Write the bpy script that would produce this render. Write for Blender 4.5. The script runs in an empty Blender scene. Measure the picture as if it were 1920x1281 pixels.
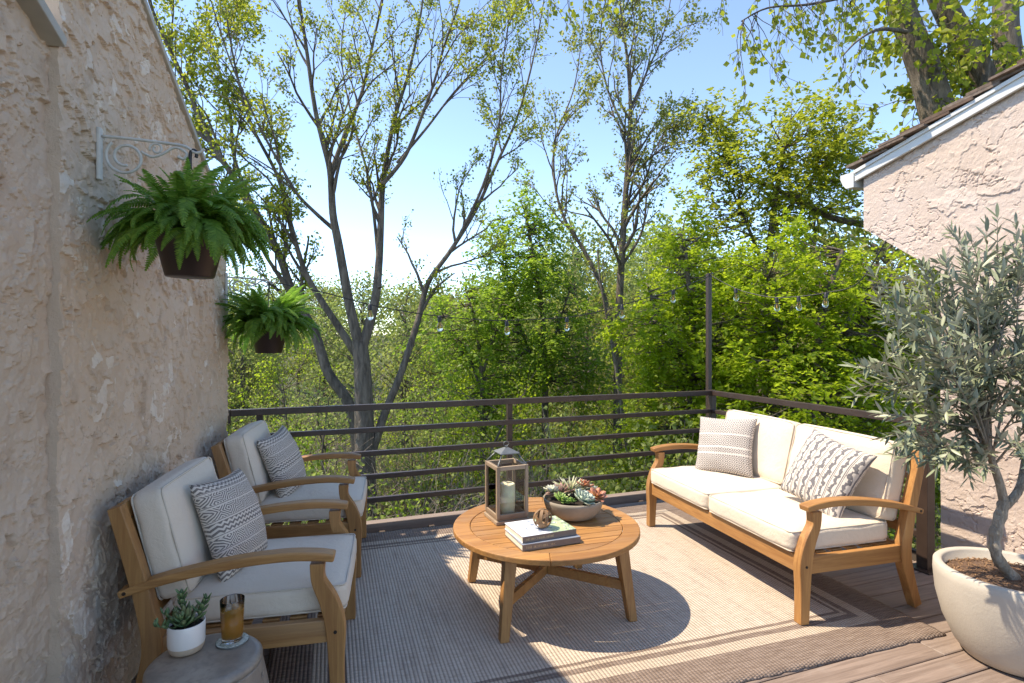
import bpy, bmesh, math, random
import numpy as np
from mathutils import Vector, Matrix

random.seed(7)
rng = np.random.default_rng(11)
S = bpy.context.scene
COL = S.collection
R = math.radians

# ------------------------------------------------------------------ camera
CAM_H, YAW, FPX, HOR = 1.6, R(20.0), 1050.0, 630.0      # photo pixels (1920 wide)
cam = bpy.data.cameras.new('camera'); cam_o = bpy.data.objects.new('camera', cam)
COL.objects.link(cam_o)
cam.sensor_width = 36.0
cam.lens = 36.0 * FPX / 1920.0
cam.shift_y = -(640.5 - HOR) / 1920.0
cam.clip_start = 0.05; cam.clip_end = 2000.0
cam_o.location = (0, 0, CAM_H)
cam_o.rotation_euler = (R(90), 0, -YAW)
S.camera = cam_o

# ------------------------------------------------------------------ world, sun, exposure
TO_SUN = Vector((-0.58, 0.25, 1.0)).normalized()
w = bpy.data.worlds.new('World'); S.world = w; w.use_nodes = True
wt = w.node_tree; wt.nodes.clear()
sky = wt.nodes.new('ShaderNodeTexSky'); sky.sky_type = 'NISHITA'; sky.sun_disc = False
sky.sun_elevation = math.asin(TO_SUN.z); sky.sun_rotation = math.atan2(TO_SUN.x, TO_SUN.y)
sky.air_density = 0.66; sky.dust_density = 0.0; sky.ozone_density = 6.0
bgn = wt.nodes.new('ShaderNodeBackground'); bgn.inputs['Strength'].default_value = 0.15
wo = wt.nodes.new('ShaderNodeOutputWorld')
wt.links.new(sky.outputs[0], bgn.inputs['Color']); wt.links.new(bgn.outputs[0], wo.inputs['Surface'])
sun = bpy.data.lights.new('sun', 'SUN'); sun.energy = 2.05; sun.angle = R(0.6); sun.color = (1.0, 0.98, 0.95)
sun_o = bpy.data.objects.new('sun', sun); COL.objects.link(sun_o)
sun_o.rotation_euler = TO_SUN.to_track_quat('Z', 'Y').to_euler()
sun_o.location = (-6, 3, 12)
S.view_settings.view_transform = 'Standard'; S.view_settings.look = 'None'
S.view_settings.gamma = 1.0; S.view_settings.exposure = 1.84
S.view_settings.use_curve_mapping = False
S.view_settings.use_white_balance = True; S.view_settings.white_balance_temperature = 8500; S.view_settings.white_balance_tint = 10
S.cycles.max_bounces = 8; S.cycles.diffuse_bounces = 4; S.cycles.transparent_max_bounces = 8
S.cycles.use_denoising = True

CY, SY = math.cos(YAW), math.sin(YAW)
def P(px, py, zc):
    """photo pixel + distance along the view axis -> world point"""
    xc = (px - 960) / FPX * zc
    return Vector((xc * CY + zc * SY, -xc * SY + zc * CY, CAM_H + (HOR - py) / FPX * zc))

# ------------------------------------------------------------------ helpers: objects
def tag(o, label=None, cat=None, group=None, kind=None):
    if label: o['label'] = label
    if cat: o['category'] = cat
    if group: o['group'] = group
    if kind: o['kind'] = kind
    return o
def thing(name, label, cat, loc=(0, 0, 0), rz=0.0, group=None):
    o = bpy.data.objects.new(name, None); COL.objects.link(o)
    o.location = loc; o.rotation_euler = (0, 0, rz); o.empty_display_size = 0.1
    return tag(o, label, cat, group)
def link(name, me, parent=None, loc=None, rot=None, scale=None):
    o = bpy.data.objects.new(name, me); COL.objects.link(o)
    if parent: o.parent = parent
    if loc is not None: o.location = loc
    if rot is not None: o.rotation_euler = rot
    if scale is not None: o.scale = scale
    return o
def bev(o, wd=0.004, seg=2):
    m = o.modifiers.new('bevel', 'BEVEL'); m.width = wd; m.segments = seg
    m.limit_method = 'ANGLE'; m.angle_limit = R(35)
    return o
def copy_tree(o, parent=None):
    c = o.copy(); COL.objects.link(c)
    if parent: c.parent = parent
    for ch in list(o.children): copy_tree(ch, c)
    return c
def mesh_np(name, verts, faces, mat=None, smooth=False):
    """verts (N,3); faces (M,k) int array with constant k"""
    verts = np.asarray(verts, np.float32); faces = np.asarray(faces, np.int32)
    me = bpy.data.meshes.new(name)
    k = faces.shape[1]; M = faces.shape[0]
    me.vertices.add(len(verts)); me.vertices.foreach_set('co', verts.ravel())
    me.loops.add(M * k); me.loops.foreach_set('vertex_index', faces.ravel())
    me.polygons.add(M)
    me.polygons.foreach_set('loop_start', np.arange(0, M * k, k, dtype=np.int32))
    me.polygons.foreach_set('loop_total', np.full(M, k, np.int32))
    me.polygons.foreach_set('use_smooth', np.full(M, smooth, bool))
    me.update(calc_edges=True); me.validate()
    if mat: me.materials.append(mat)
    return me

class MB:
    """collects shapes into one mesh"""
    def __init__(s): s.v = []; s.f = []
    def add(s, vs, fs):
        b = len(s.v); s.v += [tuple(v) for v in vs]; s.f += [tuple(i + b for i in f) for f in fs]; return s
    def box(s, x0, x1, y0, y1, z0, z1, M=None):
        vs = [(x, y, z) for z in (z0, z1) for y in (y0, y1) for x in (x0, x1)]
        if M is not None: vs = [M @ Vector(v) for v in vs]
        return s.add(vs, [(0, 2, 3, 1), (4, 5, 7, 6), (0, 1, 5, 4), (2, 6, 7, 3), (0, 4, 6, 2), (1, 3, 7, 5)])
    def prism(s, poly, a0, a1, axis='y', M=None):
        """poly: 2D outline; extruded along axis. axis y: (x,z); axis x: (y,z); axis z: (x,y)"""
        n = len(poly)
        def mk(p, a):
            if axis == 'y': v = (p[0], a, p[1])
            elif axis == 'x': v = (a, p[0], p[1])
            else: v = (p[0], p[1], a)
            return M @ Vector(v) if M is not None else v
        vs = [mk(p, a0) for p in poly] + [mk(p, a1) for p in poly]
        fs = [tuple(range(n))[::-1], tuple(range(n, 2 * n))] + [(i, (i + 1) % n, n + (i + 1) % n, n + i) for i in range(n)]
        return s.add(vs, fs)
    def bar(s, a, b, wx, wy, up=(0, 0, 1)):
        a = Vector(a); b = Vector(b); d = (b - a); L = d.length; d.normalize()
        u = Vector(up); x = u.cross(d)
        if x.length < 1e-4: x = Vector((1, 0, 0)).cross(d)
        x.normalize(); y = d.cross(x)
        M = Matrix((x, y, d)).transposed().to_4x4(); M.translation = a
        return s.box(-wx / 2, wx / 2, -wy / 2, wy / 2, 0, L, M)
    def tube(s, pts, rad, n=8, closed=False, cap=True):
        pts = [Vector(p) for p in pts]; m = len(pts)
        if not hasattr(rad, '__len__'): rad = [rad] * m
        prev = None; rings = []
        for i, p in enumerate(pts):
            if closed: d = pts[(i + 1) % m] - pts[i - 1]
            else: d = pts[min(i + 1, m - 1)] - pts[max(i - 1, 0)]
            d.normalize()
            if prev is None:
                r = Vector((0, 0, 1)).cross(d)
                if r.length < 0.1: r = Vector((1, 0, 0)).cross(d)
            else: r = prev - d * prev.dot(d)
            r.normalize(); prev = r; q = d.cross(r)
            rings.append([p + (r * math.cos(2 * math.pi * k / n) + q * math.sin(2 * math.pi * k / n)) * rad[i] for k in range(n)])
        vs = [v for rg in rings for v in rg]; fs = []
        for i in range(m if closed else m - 1):
            j = (i + 1) % m
            for k in range(n): fs.append((i * n + k, i * n + (k + 1) % n, j * n + (k + 1) % n, j * n + k))
        if cap and not closed:
            fs.append(tuple(range(n))[::-1]); fs.append(tuple((m - 1) * n + k for k in range(n)))
        return s.add(vs, fs)
    def lathe(s, prof, n=32, c=(0, 0, 0)):
        """prof: [(r,z)...]; r=0 ends make poles"""
        vs = []; fs = []; idx = []
        for r, z in prof:
            if r < 1e-6: idx.append([len(vs)]); vs.append((c[0], c[1], c[2] + z))
            else:
                idx.append(list(range(len(vs), len(vs) + n)))
                vs += [(c[0] + r * math.cos(2 * math.pi * k / n), c[1] + r * math.sin(2 * math.pi * k / n), c[2] + z) for k in range(n)]
        for a, b in zip(idx[:-1], idx[1:]):
            for k in range(n):
                k2 = (k + 1) % n
                if len(a) == 1 and len(b) == 1: continue
                if len(a) == 1: fs.append((a[0], b[k2], b[k]))
                elif len(b) == 1: fs.append((a[k], a[k2], b[0]))
                else: fs.append((a[k], a[k2], b[k2], b[k]))
        return s.add(vs, fs)
    def mesh(s, name, mat=None, smooth=False):
        me = bpy.data.meshes.new(name); me.from_pydata(s.v, [], s.f); me.update()
        bm = bmesh.new(); bm.from_mesh(me); bmesh.ops.recalc_face_normals(bm, faces=bm.faces); bm.to_mesh(me); bm.free()
        if smooth: me.polygons.foreach_set('use_smooth', [True] * len(me.polygons))
        if mat: me.materials.append(mat)
        return me
    def build(s, name, mat, parent=None, smooth=False, bevel=0, seg=2, loc=None, rot=None):
        o = link(name, s.mesh(name, mat, smooth), parent, loc, rot)
        if bevel: bev(o, bevel, seg)
        if smooth:
            pass
        return o
def catmull(pts, n=6):
    pts = [Vector(p) for p in pts]; out = []
    for i in range(len(pts) - 1):
        p0 = pts[max(i - 1, 0)]; p1 = pts[i]; p2 = pts[i + 1]; p3 = pts[min(i + 2, len(pts) - 1)]
        for k in range(n):
            t = k / n
            out.append(0.5 * ((2 * p1) + (p2 - p0) * t + (2 * p0 - 5 * p1 + 4 * p2 - p3) * t * t + (3 * p1 - p0 - 3 * p2 + p3) * t ** 3))
    out.append(pts[-1]); return out
def ribbon(pts, wid, n=6):
    """closed 2D outline of a curved plank: centreline pts (x,z), widths per pt"""
    c = catmull([(p[0], p[1], wd) for p, wd in zip(pts, wid)], n)
    L = []; Rr = []
    for i, p in enumerate(c):
        a = c[max(i - 1, 0)]; b = c[min(i + 1, len(c) - 1)]
        d = Vector((b.x - a.x, b.y - a.y)).normalized(); nn = Vector((-d.y, d.x))
        L.append((p.x + nn.x * p.z / 2, p.y + nn.y * p.z / 2)); Rr.append((p.x - nn.x * p.z / 2, p.y - nn.y * p.z / 2))
    return L + Rr[::-1]
def ribbon_prism(mb, pts, wid, y0, y1, n=6):
    """quads instead of one n-gon, so concave outlines shade well"""
    o = ribbon(pts, wid, n); m = len(o) // 2; L = o[:m]; Q = o[m:][::-1]
    vs = [];
    for l, q in zip(L, Q): vs += [(l[0], y0, l[1]), (q[0], y0, q[1]), (q[0], y1, q[1]), (l[0], y1, l[1])]
    fs = [(0, 1, 2, 3), tuple(4 * (m - 1) + k for k in (3, 2, 1, 0))]
    for i in range(m - 1):
        a = 4 * i; b = a + 4
        fs += [(a, b, b + 1, a + 1), (a + 1, b + 1, b + 2, a + 2), (a + 2, b + 2, b + 3, a + 3), (a + 3, b + 3, b, a)]
    return mb.add(vs, fs)

# ------------------------------------------------------------------ helpers: materials
class E:
    """node socket with arithmetic"""
    def __init__(s, t, sock): s.t = t; s.s = sock
    def _m(s, op, *o):
        n = s.t.nodes.new('ShaderNodeMath'); n.operation = op
        for i, a in enumerate((s,) + o):
            if isinstance(a, E): s.t.links.new(a.s, n.inputs[i])
            else: n.inputs[i].default_value = a
        return E(s.t, n.outputs[0])
    def __add__(s, o): return s._m('ADD', o)
    def __sub__(s, o): return s._m('SUBTRACT', o)
    def __mul__(s, o): return s._m('MULTIPLY', o)
    __radd__ = __add__; __rmul__ = __mul__
    def rsub(s, c): return s._m('MULTIPLY', -1.0) + c
    def frac(s): return s._m('FRACT')
    def floor(s): return s._m('FLOOR')
    def abs(s): return s._m('ABSOLUTE')
    def sin(s): return s._m('SINE')
    def gt(s, o): return s._m('GREATER_THAN', o)
    def lt(s, o): return s._m('LESS_THAN', o)
    def mn(s, o): return s._m('MINIMUM', o)
    def mx(s, o): return s._m('MAXIMUM', o)
    def pow(s, o): return s._m('POWER', o)
    def step(s, a, b):
        n = s.t.nodes.new('ShaderNodeMapRange'); n.interpolation_type = 'SMOOTHSTEP'
        s.t.links.new(s.s, n.inputs[0]); n.inputs[1].default_value = a; n.inputs[2].default_value = b
        return E(s.t, n.outputs[0])
    def tri(s):  # triangle wave 0..1 of period 1
        return ((s.frac() - 0.5).abs() * 2.0)
class Mat:
    def __init__(s, name):
        s.m = bpy.data.materials.new(name); s.m.use_nodes = True; s.t = s.m.node_tree
        s.b = s.t.nodes['Principled BSDF']; s.out = s.t.nodes['Material Output']
    def coord(s, kind='Object', scale=(1, 1, 1), loc=(0, 0, 0)):
        c = s.t.nodes.new('ShaderNodeTexCoord'); m = s.t.nodes.new('ShaderNodeMapping')
        m.inputs['Scale'].default_value = scale; m.inputs['Location'].default_value = loc
        s.t.links.new(c.outputs[kind], m.inputs[0]); return m.outputs[0]
    def xyz(s, vec):
        n = s.t.nodes.new('ShaderNodeSeparateXYZ'); s.t.links.new(vec, n.inputs[0])
        return [E(s.t, n.outputs[i]) for i in range(3)]
    def noise(s, vec, scale=5, detail=3, rough=0.55, dist=0.0):
        n = s.t.nodes.new('ShaderNodeTexNoise'); s.t.links.new(vec, n.inputs['Vector'])
        n.inputs['Scale'].default_value = scale; n.inputs['Detail'].default_value = detail
        n.inputs['Roughness'].default_value = rough; n.inputs['Distortion'].default_value = dist
        return E(s.t, n.outputs[0])
    def voro(s, vec, scale=5, feat='F1', out='Distance', rand=1.0):
        n = s.t.nodes.new('ShaderNodeTexVoronoi'); n.feature = feat; s.t.links.new(vec, n.inputs['Vector'])
        n.inputs['Scale'].default_value = scale; n.inputs['Randomness'].default_value = rand
        return E(s.t, n.outputs[out])
    def mix(s, fac, a, b, blend='MIX'):
        n = s.t.nodes.new('ShaderNodeMix'); n.data_type = 'RGBA'; n.blend_type = blend
        for i, v in ((0, fac), (6, a), (7, b)):
            if isinstance(v, E): s.t.links.new(v.s, n.inputs[i])
            elif hasattr(v, 'is_linked'): s.t.links.new(v, n.inputs[i])
            elif i == 0: n.inputs[0].default_value = v
            else: n.inputs[i].default_value = (*v, 1) if len(v) == 3 else v
        return n.outputs[2]
    def rand(s):
        n = s.t.nodes.new('ShaderNodeObjectInfo'); return E(s.t, n.outputs['Random'])
    def island(s):
        n = s.t.nodes.new('ShaderNodeNewGeometry'); return E(s.t, n.outputs['Random Per Island'])
    def attr(s, name):
        n = s.t.nodes.new('ShaderNodeAttribute'); n.attribute_name = name; return E(s.t, n.outputs['Fac'])
    def set(s, key, v):
        i = s.b.inputs[key]
        if isinstance(v, E): s.t.links.new(v.s, i)
        elif hasattr(v, 'is_linked'): s.t.links.new(v, i)
        elif isinstance(v, (tuple, list)) and len(v) == 3 and i.type == 'RGBA': i.default_value = (*v, 1)
        else: i.default_value = v
        return s
    def bump(s, h, strength=0.3, dist=0.01):
        n = s.t.nodes.new('ShaderNodeBump'); n.inputs['Strength'].default_value = strength
        n.inputs['Distance'].default_value = dist
        s.t.links.new(h.s, n.inputs['Height']); s.t.links.new(n.outputs[0], s.b.inputs['Normal']); return s

def wood(name, axis, c1, c2, rough=0.5, rings=1.0):
    m = Mat(name); sc = [14, 14, 14]; sc[axis] = 0.9
    r = m.rand()
    v = m.coord('Object', sc)
    add = m.t.nodes.new('ShaderNodeVectorMath'); add.operation = 'ADD'
    cmb = m.t.nodes.new('ShaderNodeCombineXYZ')
    for i in range(3): m.t.links.new((r * (13.0 + 7 * i)).s, cmb.inputs[i])
    m.t.links.new(v, add.inputs[0]); m.t.links.new(cmb.outputs[0], add.inputs[1]); v = add.outputs[0]
    n1 = m.noise(v, 1.4 * rings, 5, 0.6, 1.2); n2 = m.noise(v, 9, 4, 0.7)
    g = (n1 * 0.65 + n2 * 0.35).step(0.34, 0.66)
    col = m.mix(g, c1, c2)
    col = m.mix((r * 0.34), col, tuple(x * 0.55 for x in c1)); col = m.mix(m.noise(v, 0.35, 3).step(0.5, 0.75) * 0.3, col, (0.33, 0.24, 0.16) if c2[0] > 0.45 else tuple(c2))
    m.set('Base Color', col).set('Roughness', (n2 * 0.2 + (rough - 0.1)))
    m.bump(n2, 0.12, 0.003)
    return m.m
TEAK = [wood('teak_%s' % a, i, (0.31, 0.135, 0.042), (0.50, 0.25, 0.085), 0.5) for i, a in enumerate('xyz')]
LWOOD = [wood('lantern_wood_%s' % a, i, (0.25, 0.18, 0.125), (0.40, 0.30, 0.215), 0.65) for i, a in enumerate('xyz')]

def fabric(name, col, col2=None, weave=900):
    m = Mat(name); v = m.coord('Object')
    x, y, z = m.xyz(v)
    wv = ((x * weave).sin() + (y * weave).sin() + (z * weave).sin()) * 0.16 + 0.5
    n = m.noise(v, 5, 4); n2 = m.noise(v, 260, 2)
    c = m.mix(n.step(0.3, 0.75) * 0.35, col, col2 or tuple(k * 0.88 for k in col))
    c = m.mix(n2 * 0.16, c, tuple(k * 0.7 for k in col))
    m.set('Base Color', c).set('Roughness', 0.92).set('Sheen Weight', 0.15)
    wr = m.noise(v, 9, 3, 0.6, 0.8)
    m.bump(n2 * 0.12 + wr * 1.0 + m.noise(v, 28, 3, 0.6, 1.5) * 0.35, 0.45, 0.014)
    return m.m
CREAM = fabric('cream_fabric', (0.70, 0.595, 0.48))
PIPE = fabric('piping_fabric', (0.62, 0.53, 0.43))

def plain(name, col, rough=0.5, metal=0.0, nscale=0, amount=0.25, bumpd=0.0, bscale=60):
    m = Mat(name); m.set('Roughness', rough).set('Metallic', metal)
    if nscale:
        v = m.coord('Object'); n = m.noise(v, nscale, 5, 0.6)
        m.set('Base Color', m.mix(n.step(0.3, 0.7) * amount, col, tuple(k * 0.45 for k in col)))
        if bumpd: m.bump(m.noise(v, bscale, 4, 0.7), 0.4, bumpd)
    else: m.set('Base Color', col)
    return m.m
BRONZE = plain('bronze_paint', (0.055, 0.034, 0.026), 0.42, 0.0, 9, 0.5, 0.001, 200)
WHITE_IRON = plain('white_iron', (0.62, 0.58, 0.52), 0.55, 0.0, 20, 0.3, 0.001, 150)
BLACK = plain('black_plastic', (0.012, 0.012, 0.013), 0.45)
POT_BROWN = plain('brown_plastic', (0.035, 0.018, 0.014), 0.42, 0, 12, 0.3)
FASCIA = plain('white_fascia', (0.60, 0.60, 0.585), 0.55, 0, 3, 0.15)
FLASH = plain('flashing_metal', (0.46, 0.42, 0.36), 0.55, 0.2, 5, 0.35)
CONCRETE = plain('concrete', (0.50, 0.45, 0.385), 0.85, 0, 3.5, 0.22, 0.004, 70)
STONE_BOWL = plain('stone_bowl', (0.33, 0.28, 0.22), 0.8, 0, 10, 0.35, 0.002, 180)
ZINC = plain('zinc', (0.22, 0.23, 0.23), 0.5, 0.7, 30, 0.35)
SOIL = plain('soil', (0.022, 0.014, 0.009), 0.95, 0, 60, 0.5, 0.01, 120)
WAX = Mat('wax'); WAX.set('Base Color', (0.80, 0.72, 0.52)).set('Roughness', 0.5).set('Subsurface Weight', 0.3).set('Subsurface Radius', (0.02, 0.012, 0.006)); WAX = WAX.m
def glass(name, col=(1, 1, 1), rough=0.0, ior=1.45):
    m = Mat(name); m.set('Base Color', col).set('Roughness', rough).set('Transmission Weight', 1.0).set('IOR', ior); return m.m
def thin_glass(name, tint=(0.96, 0.97, 0.96), refl=0.09):
    m = Mat(name); t = m.t
    tr = t.nodes.new('ShaderNodeBsdfTransparent'); tr.inputs[0].default_value = (*tint, 1)
    gl = t.nodes.new('ShaderNodeBsdfGlossy'); gl.inputs['Roughness'].default_value = 0.02
    mx = t.nodes.new('ShaderNodeMixShader'); fr = t.nodes.new('ShaderNodeFresnel'); fr.inputs[0].default_value = 1.5
    t.links.new(fr.outputs[0], mx.inputs[0]); t.links.new(tr.outputs[0], mx.inputs[1]); t.links.new(gl.outputs[0], mx.inputs[2])
    t.links.new(mx.outputs[0], m.out.inputs['Surface']); return m.m
PANE = thin_glass('pane_glass')

def leaf_mat(name, c1, c2, trans=0.5, rough=0.45, tc=None, spread=1.0):
    m = Mat(name); t = m.t; r = m.island(); v = m.coord('Object'); n = m.noise(v, 0.9, 2)
    f = (r * 0.6 * spread + n.step(0.3, 0.7) * 0.4)
    col = m.mix(f, c1, c2)
    m.set('Base Color', col).set('Roughness', rough).set('Specular IOR Level', 0.35)
    tl = t.nodes.new('ShaderNodeBsdfTranslucent')
    tcol = m.mix(f, tuple(k * 2.0 for k in c1) if tc is None else tc, tuple(min(k * 2.0, 0.8) for k in c2) if tc is None else tuple(k * 1.2 for k in tc))
    t.links.new(tcol, tl.inputs[0])
    mx = t.nodes.new('ShaderNodeMixShader'); mx.inputs[0].default_value = trans
    t.links.new(m.b.outputs[0], mx.inputs[1]); t.links.new(tl.outputs[0], mx.inputs[2])
    t.links.new(mx.outputs[0], m.out.inputs['Surface'])
    return m.m
def bark(name, c1, c2, sc=6):
    m = Mat(name); v = m.coord('Object', (1, 1, 0.22))
    n = m.noise(v, sc * 2.2, 6, 0.65, 0.6); n2 = m.noise(v, sc * 0.5, 3)
    m.set('Base Color', m.mix((n * 0.7 + n2 * 0.3).step(0.35, 0.65), c1, c2)).set('Roughness', 0.9)
    m.bump(n, 1.0, 0.06); return m.m
# ================================================================== SETTING
# ------------------------------------------------------------------ terrain
def ground_z(x, y):
    d = math.hypot(x, y)
    z = -3.6 - 2.2 * max(0.0, min(1.0, (d - 9) / 14.0))
    if d > 30: z += 0.095 * (d - 30) if d < 110 else 0.095 * 80
    return z + 0.25 * math.sin(x * 0.5 + 1) * math.cos(y * 0.37)
gm = Mat('forest_floor'); gv = gm.coord('Object')
gn = gm.noise(gv, 1.6, 6, 0.65); gn2 = gm.noise(gv, 22, 4, 0.7)
gc = gm.mix(gn2.step(0.35, 0.65), (0.055, 0.04, 0.025), (0.12, 0.095, 0.06))
gm.set('Base Color', gm.mix(gn.step(0.42, 0.62), gc, (0.045, 0.085, 0.018))).set('Roughness', 0.95)
gm.bump(gn2, 0.8, 0.05)
rr = [0, 3, 6, 9, 12, 15, 18, 22, 26, 31, 38, 48, 60, 80, 110, 160, 260, 450, 900]
vs = []; fs = []; NA = 60
for i, r in enumerate(rr):
    for k in range(NA):
        a = 2 * math.pi * k / NA; x, y = r * math.cos(a), r * math.sin(a); vs.append((x, y, ground_z(x, y)))
for i in range(len(rr) - 1):
    for k in range(NA): fs.append((i * NA + k, i * NA + (k + 1) % NA, (i + 1) * NA + (k + 1) % NA, (i + 1) * NA + k))
gmb = MB(); gmb.add(vs, fs)
tag(gmb.build('ground', gm.m, smooth=True), 'leaf littered forest floor sloping down below the deck', None, kind='structure')

# ------------------------------------------------------------------ deck
dm = Mat('deck_board_stain'); dr = dm.rand()
dvec = dm.coord('Object', (0.8, 16, 16))
dadd = dm.t.nodes.new('ShaderNodeVectorMath'); dadd.operation = 'ADD'
dcm = dm.t.nodes.new('ShaderNodeCombineXYZ'); dm.t.links.new((dr * 31).s, dcm.inputs[0]); dm.t.links.new((dr * 57).s, dcm.inputs[1])
dm.t.links.new(dvec, dadd.inputs[0]); dm.t.links.new(dcm.outputs[0], dadd.inputs[1])
dn = dm.noise(dadd.outputs[0], 2.2, 6, 0.65, 0.8); dn2 = dm.noise(dm.coord('Object'), 5, 4)
dc = dm.mix(dn.step(0.3, 0.7), (0.165, 0.115, 0.09), (0.29, 0.215, 0.175))
dc = dm.mix(dr * 0.45, dc, (0.24, 0.20, 0.175))
dc = dm.mix(dn2.step(0.55, 0.8) * 0.5, dc, (0.30, 0.25, 0.215))
dm.set('Base Color', dc).set('Roughness', 0.72); dm.bump(dn, 0.3, 0.004)
JO = plain('joist_timber', (0.09, 0.065, 0.05), 0.9, 0, 8, 0.4)
deck = tag(thing('deck', 'grey brown timber deck floor under the rug and furniture', None), None, None, kind='structure')
Y0, BW, GAP = -1.0, 0.138, 0.007
nb = int((4.80 - Y0) / (BW + GAP))
XL = lambda y: -0.58 - 0.112 * (4.75 - y) + 0.012
for i in range(nb):
    y0 = Y0 + i * (BW + GAP); y1 = y0 + BW
    x0, x1 = XL(y0) , 4.36
    cut = 0.9 + 2.4 * random.random()
    for a, b in ((x0, cut - 0.002), (cut + 0.002, x1)):
        if y1 > 2.85 and b > 4.1: b = 4.06
        dz = random.uniform(-0.0015, 0.0012)
        m = MB().box(a, b, y0, y1, -0.03 + dz, dz)
        o = m.build('deck_board', dm.m, deck); bev(o, 0.004, 1)
for x in np.arange(-0.7, 4.4, 0.42):
    MB().box(x, x + 0.045, -1.0, 4.80, -0.20, -0.034).build('joist', JO, deck)
o = MB().box(-0.585, 4.06, 4.806, 4.90, -0.22, 0.028).build('rim_beam', dm.m, deck, bevel=0.006)
MB().box(4.065, 4.11, 2.86, 4.90, -0.22, 0.0).build('rim_beam', dm.m, deck, bevel=0.006)

# ------------------------------------------------------------------ railings
LEV = [1.03, 0.835, 0.64, 0.445, 0.25]
YR, XR = 4.80, 3.98
rb = thing('railing', 'dark bronze metal railing of five horizontal bars along the far deck edge', 'railing', (0, YR, 0))
for k, z in enumerate(LEV):
    h = 0.05 if k == 0 else 0.04
    MB().box(-0.56, XR - 0.031, -0.025, 0.025 if k == 0 else 0.02, z - h, z).build('rail', BRONZE, rb, bevel=0.003)
MB().box(-0.578, -0.5615, -0.03, 0.03, 0.93, 1.032).build('wall_bracket', BRONZE, rb, bevel=0.002)
for x in (-0.36, 1.74, ):
    MB().box(x - 0.024, x + 0.024, 0.0265, 0.072, 0.03, 0.976).build('post', BRONZE, rb, bevel=0.003)
    MB().box(x - 0.06, x + 0.06, 0.018, 0.092, 0.0285, 0.036).build('base_plate', BRONZE, rb, bevel=0.002)
o = MB().box(XR - 0.03, XR + 0.03, -0.03, 0.03, 0.002, 1.034).build('corner_post', BRONZE, rb, bevel=0.003)
rs = thing('railing', 'dark bronze metal side railing behind the sofa ending in a thick post', 'railing', (XR, 0, 0))
for k, z in enumerate(LEV):
    h = 0.05 if k == 0 else 0.04
    MB().box(-0.025, 0.025, 2.58 if k == 0 else 2.679, YR - 0.031, z - h, z).build('rail', BRONZE, rs, bevel=0.003)
MB().box(-0.038, 0.038, 2.602, 2.678, 0.012, 0.979).build('post', BRONZE, rs, bevel=0.003)
MB().box(-0.085, 0.075, 2.56, 2.72, 0.002, 0.012).build('base_plate', BRONZE, rs, bevel=0.002)
for dx, dy in ((-0.065, 2.58), (0.055, 2.58), (-0.065, 2.70), (0.055, 2.70)):
    MB().lathe([(0, 0.012), (0.009, 0.012), (0.009, 0.019), (0, 0.019)], 6, (dx, dy, 0)).build('bolt', BRONZE, rs)
lp = thing('light_pole', 'tall slim bronze pole clamped to the railing corner holding string lights', 'pole', (XR + 0.002, YR + 0.055, 0))
MB().box(-0.022, 0.022, -0.022, 0.022, 0.6, 2.26).build('pole', BRONZE, lp, bevel=0.002)
for z in (0.72, 0.98): MB().box(-0.028, 0.028, -0.026, 0.028, z, z + 0.03).build('clamp', BLACK, lp, bevel=0.002)
MB().tube([(0, 0, 2.24), (0, -0.03, 2.25), (0, -0.035, 2.235)], 0.004, 6).build('hook', BLACK, lp, smooth=True)

# ------------------------------------------------------------------ stucco
def vnoise(ny, nx, cell, seed):
    g = np.random.default_rng(seed); gy, gx = int(ny / cell) + 3, int(nx / cell) + 3
    a = g.random((gy, gx)).astype(np.float32)
    y = np.arange(ny) / cell; x = np.arange(nx) / cell
    yi = y.astype(int); xi = x.astype(int); fy = (y - yi)[:, None]; fx = (x - xi)[None]
    fy = fy * fy * (3 - 2 * fy); fx = fx * fx * (3 - 2 * fx)
    A = a[yi][:, xi]; B = a[yi][:, xi + 1]; C = a[yi + 1][:, xi]; D = a[yi + 1][:, xi + 1]
    return (A * (1 - fx) + B * fx) * (1 - fy) + (C * (1 - fx) + D * fx) * fy
def fbm(ny, nx, cell, seed, oct=4):
    s = 0; amp = 1; t = 0
    for o in range(oct): s = s + amp * vnoise(ny, nx, max(cell / 2 ** o, 1.01), seed + o); t += amp; amp *= 0.5
    return s / t
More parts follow.
